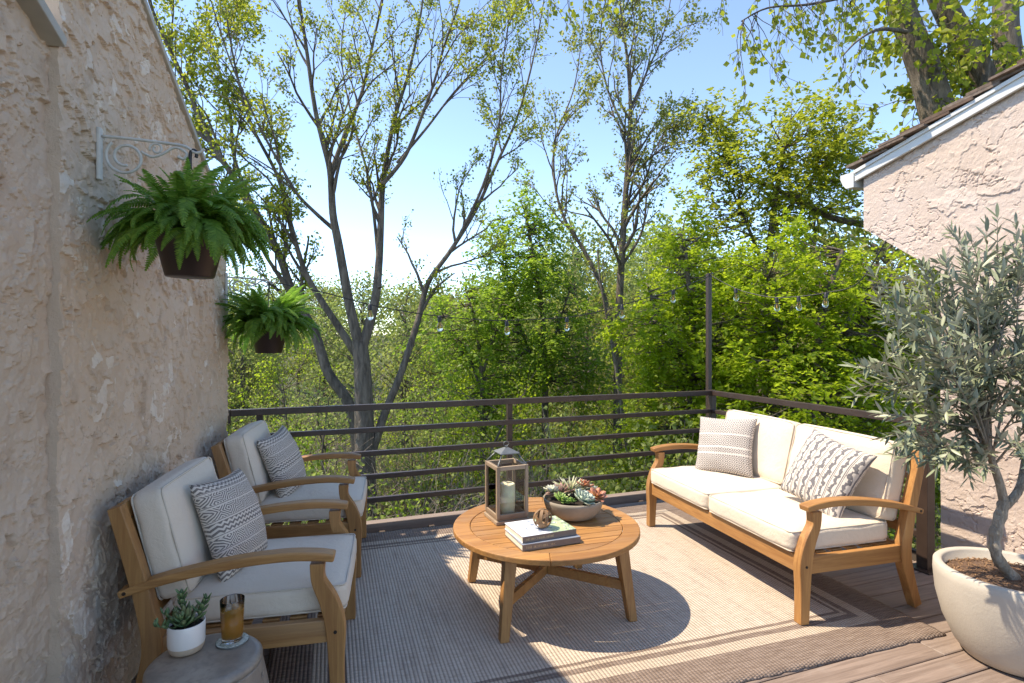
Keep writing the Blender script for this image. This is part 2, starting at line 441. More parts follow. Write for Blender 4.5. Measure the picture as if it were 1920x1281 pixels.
def stucco(wm, hm, res, n, seed, amin, amax, lip, relief, crack=0.012):
    """heightfield of overlapping trowel plates, metres"""
    g = np.random.default_rng(seed); ny, nx = int(hm / res) + 2, int(wm / res) + 2
    H = (fbm(ny, nx, 0.35 / res, seed, 4) - 0.5) * relief
    Cc = np.full((ny, nx), 0.3, np.float32)
    W1 = fbm(ny, nx, 0.06 / res, seed + 20, 4) - 0.5; W2 = fbm(ny, nx, 0.06 / res, seed + 40, 4) - 0.5
    for k in range(n):
        a = (amin + (amax - amin) * g.random() ** 2) / res; b = a * g.uniform(1.1, 2.6)
        th = -1.57 + g.normal() * 0.85
        cx, cy = g.random() * nx, g.random() * ny; rad = b * 1.3
        i0, i1 = int(max(0, cy - rad)), int(min(ny, cy + rad)); j0, j1 = int(max(0, cx - rad)), int(min(nx, cx + rad))
        if i1 - i0 < 3 or j1 - j0 < 3: continue
        yy, xx = np.mgrid[i0:i1, j0:j1]; dx = xx - cx; dy = yy - cy
        u = (dx * math.cos(th) + dy * math.sin(th)) / a + W1[i0:i1, j0:j1] * 2.6
        v = (-dx * math.sin(th) + dy * math.cos(th)) / b + W2[i0:i1, j0:j1] * 1.8
        m = 1 - (u * u + v * v)
        h = lip * g.uniform(0.35, 1.0) * np.clip(u * 0.5 + 0.5, 0, 1.1) ** 1.3 * np.clip(m * 22, 0, 1)
        base = float(np.median(H[i0:i1, j0:j1])) * 0.5
        hh = base + h; sub = H[i0:i1, j0:j1]; sel = (m > 0) & (hh > sub)
        sub[sel] = hh[sel]; Cc[i0:i1, j0:j1][sel] = g.random()
    # hairline cracks along noise isolines, in patches
    for q in range(3):
        fc = fbm(ny, nx, 0.16 / res, seed + 70 + q * 7, 5); pm = np.clip((fbm(ny, nx, 0.30 / res, seed + 110 + q, 2) - 0.48) * 9, 0, 1)
        H -= crack * pm * np.exp(-((fc - 0.5) / 0.006) ** 2)
    H += (fbm(ny, nx, 0.02 / res, seed + 60, 3) - 0.5) * 0.0035
    return H, Cc
def sample(A, s, z, res):
    j = np.clip(s / res, 0, A.shape[1] - 1.01); i = np.clip(z / res, 0, A.shape[0] - 1.01)
    j0 = j.astype(int); i0 = i.astype(int); fj = j - j0; fi = i - i0
    return (A[i0, j0] * (1 - fj) + A[i0, j0 + 1] * fj) * (1 - fi) + (A[i0 + 1, j0] * (1 - fj) + A[i0 + 1, j0 + 1] * fj) * fi
def wall_mesh(name, mat, origin, along, nrm, pieces, thick, res, HC, flip=False):
    """pieces: (s0,s1,zb(s),zt(s)); front face displaced along nrm, closed by side, top, bottom and back faces"""
    H, Cc = HC; V = []; F = []; CV = []; base = 0
    o = np.array(origin); al = np.array(along); nn = np.array(nrm); up = np.array((0, 0, 1.0))
    res0 = res
    for s0, s1, zb, zt, *rs_ in pieces:
        rg_ = rs_[0] if rs_ else res0
        nc = max(3, int((s1 - s0) / rg_) + 1); hmax = max(zt(s0) - zb(s0), zt(s1) - zb(s1)); nr = max(3, int(hmax / rg_) + 1)
        s = np.linspace(s0, s1, nc); t = np.linspace(0, 1, nr)
        b = np.array([zb(q) for q in s]); tp = np.array([zt(q) for q in s])
        Z = b[None] + (tp - b)[None] * t[:, None]; Sg = np.repeat(s[None], nr, 0)
        h = sample(H, Sg, Z, res); c = sample(Cc, Sg, Z, res)
        Pt = o + Sg[..., None] * al + Z[..., None] * up + h[..., None] * nn
        Bk = o + Sg[..., None] * al + Z[..., None] * up - thick * nn
        V.append(Pt.reshape(-1, 3)); CV.append(c.ravel())
        idx = np.arange(nr * nc).reshape(nr, nc) + base
        F.append(np.stack([idx[:-1, :-1], idx[:-1, 1:], idx[1:, 1:], idx[1:, :-1]], -1).reshape(-1, 4))
        base += nr * nc
        # border strip to the back
        ring = np.concatenate([idx[0, :], idx[1:, -1], idx[-1, -2::-1], idx[-2:0:-1, 0]])
        fr = Pt.reshape(-1, 3)[ring - (base - nr * nc)]; bk = Bk.reshape(-1, 3)[ring - (base - nr * nc)]
        V.append(np.concatenate([fr, bk])); CV.append(np.full(2 * len(bk), 0.3)); fi = np.arange(len(ring)) + base; bi = fi + len(ring); base += 2 * len(ring)
        F.append(np.stack([np.roll(fi, -1), fi, bi, np.roll(bi, -1)], -1))
    V = np.concatenate(V); F = np.concatenate(F)
    if flip: F = F[:, ::-1]
    me = mesh_np(name, V, F, mat, smooth=False)
    at = me.attributes.new('plate', 'FLOAT', 'POINT'); at.data.foreach_set('value', np.concatenate(CV).astype(np.float32))
    return me
def stucco_mat(name, base, pale, stain, flake):
    m = Mat(name); v = m.coord('Object'); p = m.attr('plate')
    n = m.noise(v, 1.3, 5, 0.6); n2 = m.noise(v, 40, 5, 0.7); n3 = m.noise(v, 4.5, 5, 0.65, 0.5)
    c = m.mix(n.step(0.35, 0.7) * 0.6, base, tuple(k * f for k, f in zip(base, (0.9, 0.84, 0.76))))
    c = m.mix(n3.step(0.52, 0.72) * stain, c, (0.27, 0.17, 0.105))
    c = m.mix(p.step(0.86, 0.90) * n2.step(0.25, 0.5) * flake, c, pale)
    c = m.mix(n2.step(0.6, 0.8) * 0.35, c, tuple(k * 0.6 for k in base))
    m.set('Base Color', c).set('Roughness', 0.92); m.bump(n2 + n3 * 0.8 + m.noise(v, 170, 3, 0.7) * 0.5, 0.75, 0.008)
    return m.m
STL = stucco_mat('stucco_weathered', (0.62, 0.475, 0.36), (0.74, 0.645, 0.54), 0.38, 0.75)
STN = stucco_mat('stucco_weathered_grey', (0.57, 0.44, 0.335), (0.55, 0.45, 0.36), 0.35, 0.3)
STR = stucco_mat('stucco_pink', (0.57, 0.46, 0.40), (0.62, 0.53, 0.47), 0.12, 0.4)

# left house: gable wall turned a little, a lower block projecting towards the viewer
AL = Vector((-0.1113, -0.9938, 0)); NL = Vector((0.9938, -0.1113, 0)); A0 = Vector((-0.585, 4.75, 0))
ztopL = lambda s: 3.21 + (3.14 - (4.75 - 0.9938 * s)) * 0.486
HCL = stucco(2.6, 4.4, 0.005, 2300, 3, 0.015, 0.085, 0.021, 0.022)
hl = thing('stucco_house', 'weathered beige stucco house wall with sloping top behind the armchairs', 'house', (0, 0, -3.4))
DN = Matrix.Translation((0, 0, 3.4))
o = link('gable_wall', wall_mesh('gable_wall', STL, A0, AL, NL, [(0, 2.33, lambda s: -0.02, ztopL)], 0.22, 0.005, HCL, flip=True), hl, (0, 0, 3.4))
ztopN = lambda s: 2.66 + (s - 2.385) * 0.40
HCN = stucco(6.2, 4.2, 0.006, 2000, 31, 0.02, 0.13, 0.024, 0.035)
o = link('projecting_wall', wall_mesh('projecting_wall', STN, A0 - NL * 0.034, AL, NL, [(2.30, 3.2, lambda s: -0.02, ztopN), (3.2, 6.0, lambda s: -0.02, ztopN, 0.05)], 0.20, 0.006, HCN, flip=True), hl, (0, 0, 3.4))
def slab(pts3, name, mat, parent, t, wdt, nrm, bevel=0.004):
    """bar along a line, width wdt along nrm (from +), thickness t upward"""
    a, b = Vector(pts3[0]), Vector(pts3[1]); d = (b - a).normalized(); n = Vector(nrm); u = d.cross(n)
    if u.z < 0: u = -u
    m = MB(); q = []
    for p in (a, b):
        q += [p, p - n * wdt, p - n * wdt + u * t, p + u * t]
    m.add(q, [(0, 1, 2, 3), (7, 6, 5, 4), (0, 4, 5, 1), (1, 5, 6, 2), (2, 6, 7, 3), (3, 7, 4, 0)])
    return m.build(name, mat, parent, bevel=bevel, loc=(0, 0, 3.4) if parent is hl else None)
def Lp(s, z, out=0): return A0 + AL * s + NL * out + Vector((0, 0, z))
slab([Lp(-0.02, ztopL(-0.02) - 0.012, 0.03), Lp(2.345, ztopL(2.345) - 0.012, 0.03)], 'coping', FLASH, hl, 0.035, 0.28, NL)
slab([Lp(2.337, ztopN(2.337) - 0.012, 0.032), Lp(6.0, ztopN(6.0) - 0.012, 0.032)], 'coping', FLASH, hl, 0.04, 0.27, NL)
MB().box(-0.82, -0.60, 1.2, 4.70, 0, 3.36).build('foundation_wall', STL, hl)

# right house: gable end with corbelled eave, fascia, gutter and shingles
XW = 4.40
HCR = stucco(5.0, 4.6, 0.006, 1500, 77, 0.012, 0.085, 0.0095, 0.012)
rk = lambda y: 2.905 + (3.44 - y) * 0.262          # underside of the fascia line
ztR = lambda s: rk(3.42 - s) + 0.045
hr = thing('stucco_house', 'sunlit pink stucco house wall with white fascia and gutter behind the olive tree', 'house', (XW, 0, -3.4))
RO = Vector((0, 3.42, 3.4))
o = link('gable_wall', wall_mesh('gable_wall', STR, RO, (0, -1, 0), (-1, 0, 0),
    [(0, 0.61, lambda s: 2.50 - s * 0.70, ztR), (0.61, 2.3, lambda s: -0.02, ztR), (2.3, 4.0, lambda s: -0.02, ztR, 0.05)], 0.24, 0.006, HCR), hr)
MB().box(0.02, 0.30, -0.6, 2.79, 0, 3.37).build('foundation_wall', STR, hr)
def Rp(x, y, z): return Vector((x, y, z + 3.4))
for name, x0, x1, d0, d1, mat in (('fascia', -0.045, -0.02, 0.012, 0.105, FASCIA), ('rake_trim', -0.058, -0.046, 0.075, 0.105, FASCIA)):
    poly = [(3.47, rk(3.47) + d0), (3.47, rk(3.47) + d1), (-0.6, rk(-0.6) + d1), (-0.6, rk(-0.6) + d0)]
    MB().prism([(a, b + 3.4) for a, b in poly], x0, x1, 'x').build(name, mat, hr, bevel=0.003)
poly = [(3.47, rk(3.47) + 0.05), (3.47, rk(3.47) + 0.104), (-0.6, rk(-0.6) + 0.104), (-0.6, rk(-0.6) + 0.05)]
MB().prism([(a, b + 3.4) for a, b in poly], 0.24, 3.2, 'x').build('roof_deck', JO, hr)
# gutter: K-profile running away along +x, with end cap
gp = [(3.475, 2.99), (3.475, 2.865), (3.545, 2.865), (3.575, 2.90), (3.60, 2.955), (3.60, 2.985), (3.585, 2.985), (3.583, 2.957), (3.562, 2.91), (3.54, 2.878), (3.487, 2.878), (3.487, 2.99)]
MB().prism([(a, b + 3.4) for a, b in gp], -0.04, 3.2, 'x').build('gutter', FASCIA, hr)
MB().prism([(3.4745, 2.992 + 3.4), (3.4745, 2.863 + 3.4), (3.546, 2.863 + 3.4), (3.578, 2.90 + 3.4), (3.603, 2.955 + 3.4), (3.603, 2.992 + 3.4)], -0.05, -0.041, 'x').build('gutter_end_cap', FASCIA, hr, bevel=0.003)
shm = Mat('shingle'); sr = shm.rand(); sv = shm.coord('Object'); sn = shm.noise(sv, 35, 5, 0.7)
sc_ = shm.mix(sr, (0.11, 0.062, 0.04), (0.21, 0.16, 0.13)); sc_ = shm.mix(sn.step(0.4, 0.65) * 0.6, sc_, (0.06, 0.042, 0.033))
shm.set('Base Color', sc_).set('Roughness', 0.9); shm.bump(sn, 0.6, 0.006)
slope = math.atan(0.262)
for c in range(26):
    yl = 3.53 - c * 0.155
    for x in np.arange(-0.085 + 0.0, 2.6, 0.44):
        wd = 0.43; L = 0.36; t = 0.014 + random.uniform(0, 0.012); off = random.uniform(-0.02, 0.02) if x < 0 else random.uniform(-0.01, 0.01)
        zb = rk(yl) + 0.106 + 0.046
        M = Matrix.Translation((x + off, yl, zb + 3.4)) @ Matrix.Rotation(-slope + 0.128, 4, 'X') @ Matrix.Rotation(R(180), 4, 'Z') @ Matrix.Translation((-wd, 0, 0))
        MB().box(0, wd, 0, L, 0, t, M).build('shingle', shm.m, hr)
# ================================================================== FURNITURE
# ------------------------------------------------------------------ rug
RW, RD = 3.42, 2.52
rm = Mat('woven_jute'); uvn = rm.t.nodes.new('ShaderNodeUVMap'); uvn.uv_map = 'uv'
ru, rv, _ = rm.xyz(uvn.outputs[0])                     # metres across / along
obj = rm.coord('Object')
edge = (ru.mn(ru.rsub(RW))).mn(rv.mn(rv.rsub(RD)))     # distance to the nearest edge
wob = rm.noise(obj, 7, 3) * 0.012
ed = edge + wob
rib = (ru * (1 / 0.019)); row = rv * (1 / 0.013)
par = (rib.floor() * 0.5).frac() * 1.0
ribw = rib.frac().tri(); roww = (row + par).frac().tri()
knot = (ribw.rsub(1.0).pow(0.7)) * (roww * 0.55 + 0.45).mn(1.0)
yar = rm.noise(rm.coord('Object', (9, 90, 1)), 1.0, 4, 0.75); yar2 = rm.noise(rm.coord('Object', (60, 60, 1)), 1.0, 3, 0.7)
streak = rm.noise(rm.coord('Object', (22, 2.2, 1)), 1.0, 4, 0.7)
light = rm.mix(yar.step(0.3, 0.7), (0.66, 0.56, 0.465), (0.51, 0.41, 0.325))
field = rm.mix((streak.step(0.45, 0.75) * 0.45 + yar2.step(0.55, 0.72) * 0.55).mn(1.0), light, (0.30, 0.22, 0.175))
dark = rm.mix(yar.step(0.3, 0.7), (0.165, 0.118, 0.094), (0.31, 0.24, 0.20))
tan_ = rm.mix(yar.step(0.3, 0.7), (0.58, 0.48, 0.385), (0.44, 0.35, 0.27))
def band(a, b): return ed.gt(a) * ed.lt(b)
c = field
c = rm.mix(band(-1, 0.215), c, dark); c = rm.mix(band(0.215, 0.285), c, tan_)
c = rm.mix(band(0.285, 0.325), c, dark); c = rm.mix(band(0.325, 0.35), c, tan_); c = rm.mix(band(0.35, 0.372), c, dark)
c = rm.mix((knot.step(0.12, 0.5)).rsub(1.0) * 0.5, c, (0.10, 0.068, 0.052))
rm.set('Base Color', c).set('Roughness', 0.95).set('Specular IOR Level', 0.15)
rm.bump(knot + yar2 * 0.35, 0.85, 0.007)
nx, ny = 115, 85
g = np.random.default_rng(5)
u = np.linspace(0, RW, nx); v = np.linspace(0, RD, ny); U, V = np.meshgrid(u, v)
ex = np.zeros_like(U); ey = np.zeros_like(U)
j = g.normal(0, 0.0035, (ny, nx)); ex[:, 0] = j[:, 0]; ex[:, -1] = j[:, -1]; ey[0] = j[0]; ey[-1] = j[-1]
Zr = 0.013 + 0.002 * vnoise(ny, nx, 9, 3)
Zr[0] -= 0.004; Zr[-1] -= 0.004; Zr[:, 0] -= 0.004; Zr[:, -1] -= 0.004
Zr[:6, -5:] += 0.003
top = np.stack([U + ex - RW / 2, V + ey - RD / 2, Zr], -1).reshape(-1, 3)
idx = np.arange(nx * ny).reshape(ny, nx)
F = np.stack([idx[:-1, :-1], idx[:-1, 1:], idx[1:, 1:], idx[1:, :-1]], -1).reshape(-1, 4)
ring = np.concatenate([idx[0, :], idx[1:, -1], idx[-1, -2::-1], idx[-2:0:-1, 0]])
bot = top[ring].copy(); bot[:, 2] = 0.002; bi = np.arange(len(ring)) + len(top)
F = np.concatenate([F, np.stack([np.roll(ring, -1), ring, bi, np.roll(bi, -1)], -1)])
vv = np.concatenate([top, bot]); me = mesh_np('rug', vv, F, rm.m, True)
uvl = me.uv_layers.new(name='uv'); li = np.empty(len(me.loops), np.int32); me.loops.foreach_get('vertex_index', li)
uvs = (vv[:, :2] + np.array([RW / 2, RD / 2]))[li]; uvl.data.foreach_set('uv', uvs.astype(np.float32).ravel())
rug = tag(link('rug', me, None, (1.535, 3.335, 0), (0, 0, R(-2.0))), 'beige woven jute rug with dark striped border on the deck', 'rug')

# ------------------------------------------------------------------ cushions
def cushion_np(hx, hy, hz, r, bulge, seed, n=14, sag=0.0):
    t = np.linspace(-1, 1, n); V = []; Fc = []; b = 0
    for ax in range(3):
        for sg in (-1, 1):
            A, B = np.meshgrid(t, t); p = np.zeros((n, n, 3)); p[..., ax] = sg; p[..., (ax + 1) % 3] = A; p[..., (ax + 2) % 3] = B
            V.append(p.reshape(-1, 3)); i = np.arange(n * n).reshape(n, n) + b
            q = np.stack([i[:-1, :-1], i[:-1, 1:], i[1:, 1:], i[1:, :-1]], -1).reshape(-1, 4)
            Fc.append(q if sg > 0 else q[:, ::-1]); b += n * n
    p = np.concatenate(V); h = np.array((hx, hy, hz)); q = p * h
    core = np.clip(q, -(h - r), h - r); d = q - core; L = np.linalg.norm(d, axis=1, keepdims=True)
    q = np.where(L > 1e-9, core + d / np.maximum(L, 1e-9) * np.minimum(L, r), q)
    # puff all faces a little
    fx = 1 - p[:, 0] ** 2; fy = 1 - p[:, 1] ** 2; fz = 1 - p[:, 2] ** 2
    q[:, 2] += np.sign(p[:, 2]) * bulge * (np.clip(fx, 0, 1) * np.clip(fy, 0, 1)) ** 0.6 * (np.abs(p[:, 2]))
    q[:, 0] += p[:, 0] * bulge * 0.35 * np.clip(fy * fz, 0, 1) ** 0.5
    q[:, 1] += p[:, 1] * bulge * 0.35 * np.clip(fx * fz, 0, 1) ** 0.5
    g = np.random.default_rng(seed); ph = g.random(6) * 6.28
    q[:, 2] += 0.003 * np.sin(q[:, 0] * 17 + ph[0]) * np.sin(q[:, 1] * 13 + ph[1]) + 0.002 * np.sin(q[:, 0] * 37 + q[:, 1] * 29 + ph[2])
    return q, np.concatenate(Fc)
def cushion(parent, name, hx, hy, hz, M, seed, r=0.03, bulge=0.02):
    q, f = cushion_np(hx, hy, hz, r, bulge, seed)
    me = mesh_np(name, q, f, CREAM, True)
    bm = bmesh.new(); bm.from_mesh(me); bmesh.ops.remove_doubles(bm, verts=bm.verts, dist=1e-5); bmesh.ops.recalc_face_normals(bm, faces=bm.faces); bm.to_mesh(me); bm.free()
    me.polygons.foreach_set('use_smooth', [True] * len(me.polygons))
    o = link(name, me, parent); o.matrix_local = M
    k = r * 0.31
    for sg in (-1, 1):
        pts = []; rr_ = r
        for cx, cy, a0 in ((hx - rr_, hy - rr_, 0), (-hx + rr_, hy - rr_, 90), (-hx + rr_, -hy + rr_, 180), (hx - rr_, -hy + rr_, 270)):
            for a in (0, 30, 60, 90):
                an = R(a0 + a); px = cx + (rr_ - k + 0.001) * math.cos(an); py = cy + (rr_ - k + 0.001) * math.sin(an)
                pts.append((px, py, sg * (hz - k + 0.001)))
        full = []
        for i in range(len(pts)):
            a = Vector(pts[i]); b = Vector(pts[(i + 1) % len(pts)]); L = (b - a).length; m_ = max(1, int(L / 0.06))
            for s_ in range(m_): full.append(a.lerp(b, s_ / m_))
        # follow the side puff
        fl = []
        for p in full:
            fx = max(0, 1 - (p.x / hx) ** 2); fy = max(0, 1 - (p.y / hy) ** 2); fz = max(0.0, 1 - (p.z / hz) ** 2)
            fl.append(Vector((p.x + math.copysign(1, p.x) * bulge * 0.35 * math.sqrt(fy * fz) * min(1, abs(p.x) / hx), p.y + math.copysign(1, p.y) * bulge * 0.35 * math.sqrt(fx * fz) * min(1, abs(p.y) / hy), p.z)))
        MB().tube(fl, 0.0042, 6, closed=True).build('piping', PIPE, o, smooth=True)
    return o

SCREW = plain('dark_screw', (0.05, 0.04, 0.035), 0.4, 0.6)
def make_seat(name, label, cat, half, loc, rz, ncush, group=None):
    """lounge seat facing local +x; half = half width to the leg centres"""
    t = thing(name, label, cat, loc, rz, group)
    for sg in (-1, 1):
        y = sg * half; y0, y1 = y - 0.027, y + 0.027
        fl = MB(); ribbon_prism(fl, [(0.362, 0.0), (0.356, 0.18), (0.352, 0.33), (0.325, 0.44), (0.282, 0.535), (0.278, 0.612)], [0.056, 0.064, 0.082, 0.074, 0.056, 0.062], y0, y1)
        o = fl.build('front_leg', TEAK[2], t, bevel=0.004); 
        bl = MB(); ribbon_prism(bl, [(-0.445, 0.0), (-0.395, 0.15), (-0.355, 0.32), (-0.385, 0.5), (-0.435, 0.70), (-0.492, 0.90)], [0.055, 0.062, 0.078, 0.066, 0.06, 0.05], y0, y1)
        bl.build('rear_leg', TEAK[2], t, bevel=0.004)
        ar = MB(); ribbon_prism(ar, [(-0.475, 0.553), (-0.30, 0.600), (-0.05, 0.640), (0.14, 0.652), (0.27, 0.645), (0.348, 0.632)], [0.030, 0.036, 0.038, 0.038, 0.037, 0.033], y - 0.036, y + 0.036)
        # thumb-rounded plank end
        ar.build('arm', TEAK[0], t, bevel=0.012, seg=3)
        MB().box(-0.33, 0.325, y - 0.018, y + 0.018, 0.270, 0.365).build('side_rail', TEAK[0], t, bevel=0.004)
        s_ = MB().lathe([(0, 0), (0.008, 0), (0.007, 0.003), (0, 0.003)], 10).mesh('screw', SCREW)
        link('screw', s_, t, (0.352, y + sg * 0.027, 0.315), (R(-90) * sg, 0, 0))
        link('screw', s_, t, (-0.452, y + sg * 0.036, 0.56), (R(-90) * sg, 0, 0))
    yi = half - 0.027
    MB().box(0.335, 0.371, -yi, yi, 0.268, 0.365).build('front_rail', TEAK[1], t, bevel=0.004)
    MB().box(-0.37, -0.338, -yi, yi, 0.268, 0.365).build('rear_rail', TEAK[1], t, bevel=0.004)
    Mb = Matrix.Translation((-0.483, 0, 0.875)) @ Matrix.Rotation(R(-14), 4, 'Y')
    MB().box(-0.015, 0.015, -yi, yi, -0.04, 0.03, Mb).build('top_rail', TEAK[1], t, bevel=0.005)
    Mb2 = Matrix.Translation((-0.373, 0, 0.46)) @ Matrix.Rotation(R(-12), 4, 'Y')
    MB().box(-0.013, 0.013, -yi, yi, -0.03, 0.03, Mb2).build('lower_back_rail', TEAK[1], t, bevel=0.004)
    ns = max(5, int(half * 2 / 0.11))
    for k in range(ns):
        y = -yi + (k + 0.5) * 2 * yi / ns
        MB().bar((-0.379, y, 0.492), (-0.471, y, 0.833), 0.045, 0.012, up=(1, 0, 0)).build('back_slat', TEAK[2], t, bevel=0.002)
    for k in range(6):
        x = -0.29 + k * 0.112
        MB().box(x, x + 0.07, -yi + 0.01, yi - 0.01, 0.352, 0.366).build('seat_slat', TEAK[1], t, bevel=0.003)
    wy = (yi - 0.008) / ncush
    for k in range(ncush):
        cy = -yi + 0.008 + wy + k * 2 * wy
        cushion(t, 'seat_cushion', 0.352, wy - 0.003, 0.062, Matrix.Translation((0.045, cy, 0.432)), 5 + k + int(loc[0] * 10) % 7, r=0.032, bulge=0.016)
        Mk = Matrix.Translation((-0.350, cy, 0.715)) @ Matrix.Rotation(R(-14), 4, 'Y') @ Matrix.Rotation(R(90), 4, 'Y')
        cushion(t, 'back_cushion', 0.235, wy - 0.004, 0.068, Mk, 15 + k, r=0.036, bulge=0.024)
    return t
RZC = R(-7.9)
CH1, CH2 = (-0.185, 2.955, 0.0155), (-0.005, 4.235, 0.0155)
ch1 = make_seat('lounge_chair', 'nearer teak armchair with cream cushions beside the ceramic stool', 'armchair', 0.370, CH1, RZC, 1, 'teak armchairs against the stucco wall')
ch2 = copy_tree(ch1); ch2.location = CH2; ch2['label'] = 'farther teak armchair with cream cushions in front of the railing'
SOF, RZS = (2.985, 3.15, 0.0155), R(175.5)
sofa = make_seat('sofa', 'teak two seat sofa with cream cushions facing the armchairs', 'sofa', 0.822, SOF, RZS, 2)

# ------------------------------------------------------------------ throw pillows
def pillow_mesh(name, mat, a, T, seed, n=30):
    t = np.linspace(-1, 1, n); U, V = np.meshgrid(t, t)
    cu = 1 - 0.085 * (1 - V ** 2) ** 1.2; cv = 1 - 0.085 * (1 - U ** 2) ** 1.2
    X = a * U * np.where(np.abs(U) > 0, 1 - (1 - cu) * np.abs(U) ** 2, 1); Y = a * V * (1 - (1 - cv) * np.abs(V) ** 2)
    g = np.random.default_rng(seed); ph = g.random(4) * 6.28
    th = T * np.clip((1 - U ** 2) * (1 - V ** 2), 0, 1) ** 0.42
    wr = 0.004 * np.sin(U * 5 + V * 3 + ph[0]) * np.sin(V * 7 + ph[1]) * np.clip((1 - U ** 2) * (1 - V ** 2), 0, 1) ** 0.3
    bend = -0.012 * (U ** 2 + V ** 2)
    Vt = np.concatenate([np.stack([X, Y, th + wr + bend], -1).reshape(-1, 3), np.stack([X, Y, -th + bend], -1).reshape(-1, 3)])
    i = np.arange(n * n).reshape(n, n)
    q = np.stack([i[:-1, :-1], i[:-1, 1:], i[1:, 1:], i[1:, :-1]], -1).reshape(-1, 4)
    F = np.concatenate([q, q[:, ::-1] + n * n])
    me = mesh_np(name, Vt, F, mat, True)
    uvl = me.uv_layers.new(name='uv'); li = np.empty(len(me.loops), np.int32); me.loops.foreach_get('vertex_index', li)
    uu = np.concatenate([np.stack([U, V], -1).reshape(-1, 2)] * 2) * 0.5 + 0.5
    uvl.data.foreach_set('uv', uu[li].astype(np.float32).ravel())
    bm = bmesh.new(); bm.from_mesh(me); bmesh.ops.remove_doubles(bm, verts=bm.verts, dist=1e-5); bm.to_mesh(me); bm.free()
    me.polygons.foreach_set('use_smooth', [True] * len(me.polygons))
    return me
def pillow_mat(name, light, dark, kind):
    m = Mat(name); n = m.t.nodes.new('ShaderNodeUVMap'); n.uv_map = 'uv'
    u, v, _ = m.xyz(n.outputs[0]); ob = m.coord('Object'); nz = m.noise(ob, 90, 3, 0.7); nl = m.noise(ob, 22, 3)
    u = u + (nl - 0.5) * 0.012; v = v + (m.noise(ob, 17, 3) - 0.5) * 0.012
    if kind == 'tribal':
        def diamonds(nu, nv, k):   # concentric diamonds
            d = (u * nu).tri() + ((v * nv).tri()); return (d * k).frac().gt(0.5)
        big = diamonds(5, 6, 3.0); med = diamonds(8, 9.5, 2.0); zig = ((u * 16).tri() * 0.5 + v * 22).frac().gt(0.5)
        row = v * 7.0; k = (row.floor() * 0.3571).frac()
        pat = m.mix(k.gt(0.3), m.mix(k.gt(0.65), zig, med), big)
        e = row.frac(); stripe = (e.lt(0.10) + ((e - 0.16).abs()).lt(0.022)).mn(1.0)
        line = ((e - 0.13).abs()).lt(0.022)
        sp = E(m.t, m.t.nodes.new('ShaderNodeSeparateColor').outputs[0]); m.t.links.new(pat, sp.s.node.inputs[0])
        f = (sp * stripe.rsub(1.0) + line).mn(1.0)
    elif kind == 'lattice':
        d = ((u * 9).tri() + (v * 10).tri()); f = (d * 1.5).frac().gt(0.45)
        st = ((v - 0.33).abs()).lt(0.014) + ((v - 0.44).abs()).lt(0.014) + ((v - 0.66).abs()).lt(0.012)
        f = f * (st.mn(1.0)).rsub(1.0)
    else:                           # ikat stripes along v
        x = u * 8.0; c = x.frac(); k = (x.floor() * 0.5).frac()
        wob = (v * 40.0 + k * 5.0 + (nl - 0.5) * 9.0).sin() * 0.12 + (m.noise(ob, 60, 2) - 0.5) * 0.5
        blob = ((c - 0.5 + wob).abs()).lt((m.noise(ob, 45, 2) - 0.5) * 0.35 + 0.17); thin = ((c - 0.93).abs()).lt(0.045) + ((c - 0.08).abs()).lt(0.03)
        f = (blob + thin.mn(1.0)).mn(1.0)
    f = f * (nz.step(0.2, 0.5) * 0.5 + 0.5)
    c = m.mix(f, light, dark); c = m.mix(nz * 0.2, c, tuple(q * 0.6 for q in light))
    m.set('Base Color', c).set('Roughness', 0.95); m.bump(nz + f * 0.4, 0.5, 0.004)
    return m.m
PT = pillow_mat('tribal_print', (0.68, 0.60, 0.52), (0.15, 0.125, 0.115), 'tribal')
PL = pillow_mat('lattice_print', (0.66, 0.61, 0.56), (0.17, 0.15, 0.15), 'lattice')
PI = pillow_mat('ikat_print', (0.66, 0.60, 0.54), (0.125, 0.12, 0.135), 'ikat')
def place_pillow(name, mesh, label, seat_loc, rz, lx, ly, z, lean, roll, yaw, group=None):
    o = link(name, mesh); tag(o, label, 'pillow', group)
    base = Matrix.Translation(seat_loc) @ Matrix.Rotation(rz, 4, 'Z')
    # pillow local: +z faces the sitter, +y up
    stand = Matrix(((0, 0, 1), (1, 0, 0), (0, 1, 0))).to_4x4()
    o.matrix_world = base @ Matrix.Translation((lx, ly, z)) @ Matrix.Rotation(yaw, 4, 'Z') @ Matrix.Rotation(-lean, 4, 'Y') @ Matrix.Rotation(roll, 4, 'X') @ stand
    return o
pm = pillow_mesh('throw_pillow', PT, 0.232, 0.078, 1)
place_pillow('throw_pillow', pm, 'black and white geometric print pillow on the nearer armchair', CH1, RZC, -0.145, 0.015, 0.698, R(20), R(-4), R(-10), 'patterned pillows on the armchairs')
place_pillow('throw_pillow', pm, 'black and white geometric print pillow on the farther armchair', CH2, RZC, -0.145, 0.0, 0.698, R(20), R(5), R(-12), 'patterned pillows on the armchairs')
place_pillow('throw_pillow', pillow_mesh('throw_pillow', PL, 0.235, 0.075, 2), 'grey lattice pillow with white stripes at the far end of the sofa', SOF, RZS, -0.09, -0.47, 0.715, R(22), R(4), R(30))
place_pillow('throw_pillow', pillow_mesh('throw_pillow', PI, 0.235, 0.078, 3), 'grey and white ikat striped pillow at the near end of the sofa', SOF, RZS, -0.10, 0.50, 0.725, R(26), R(-13), R(8))

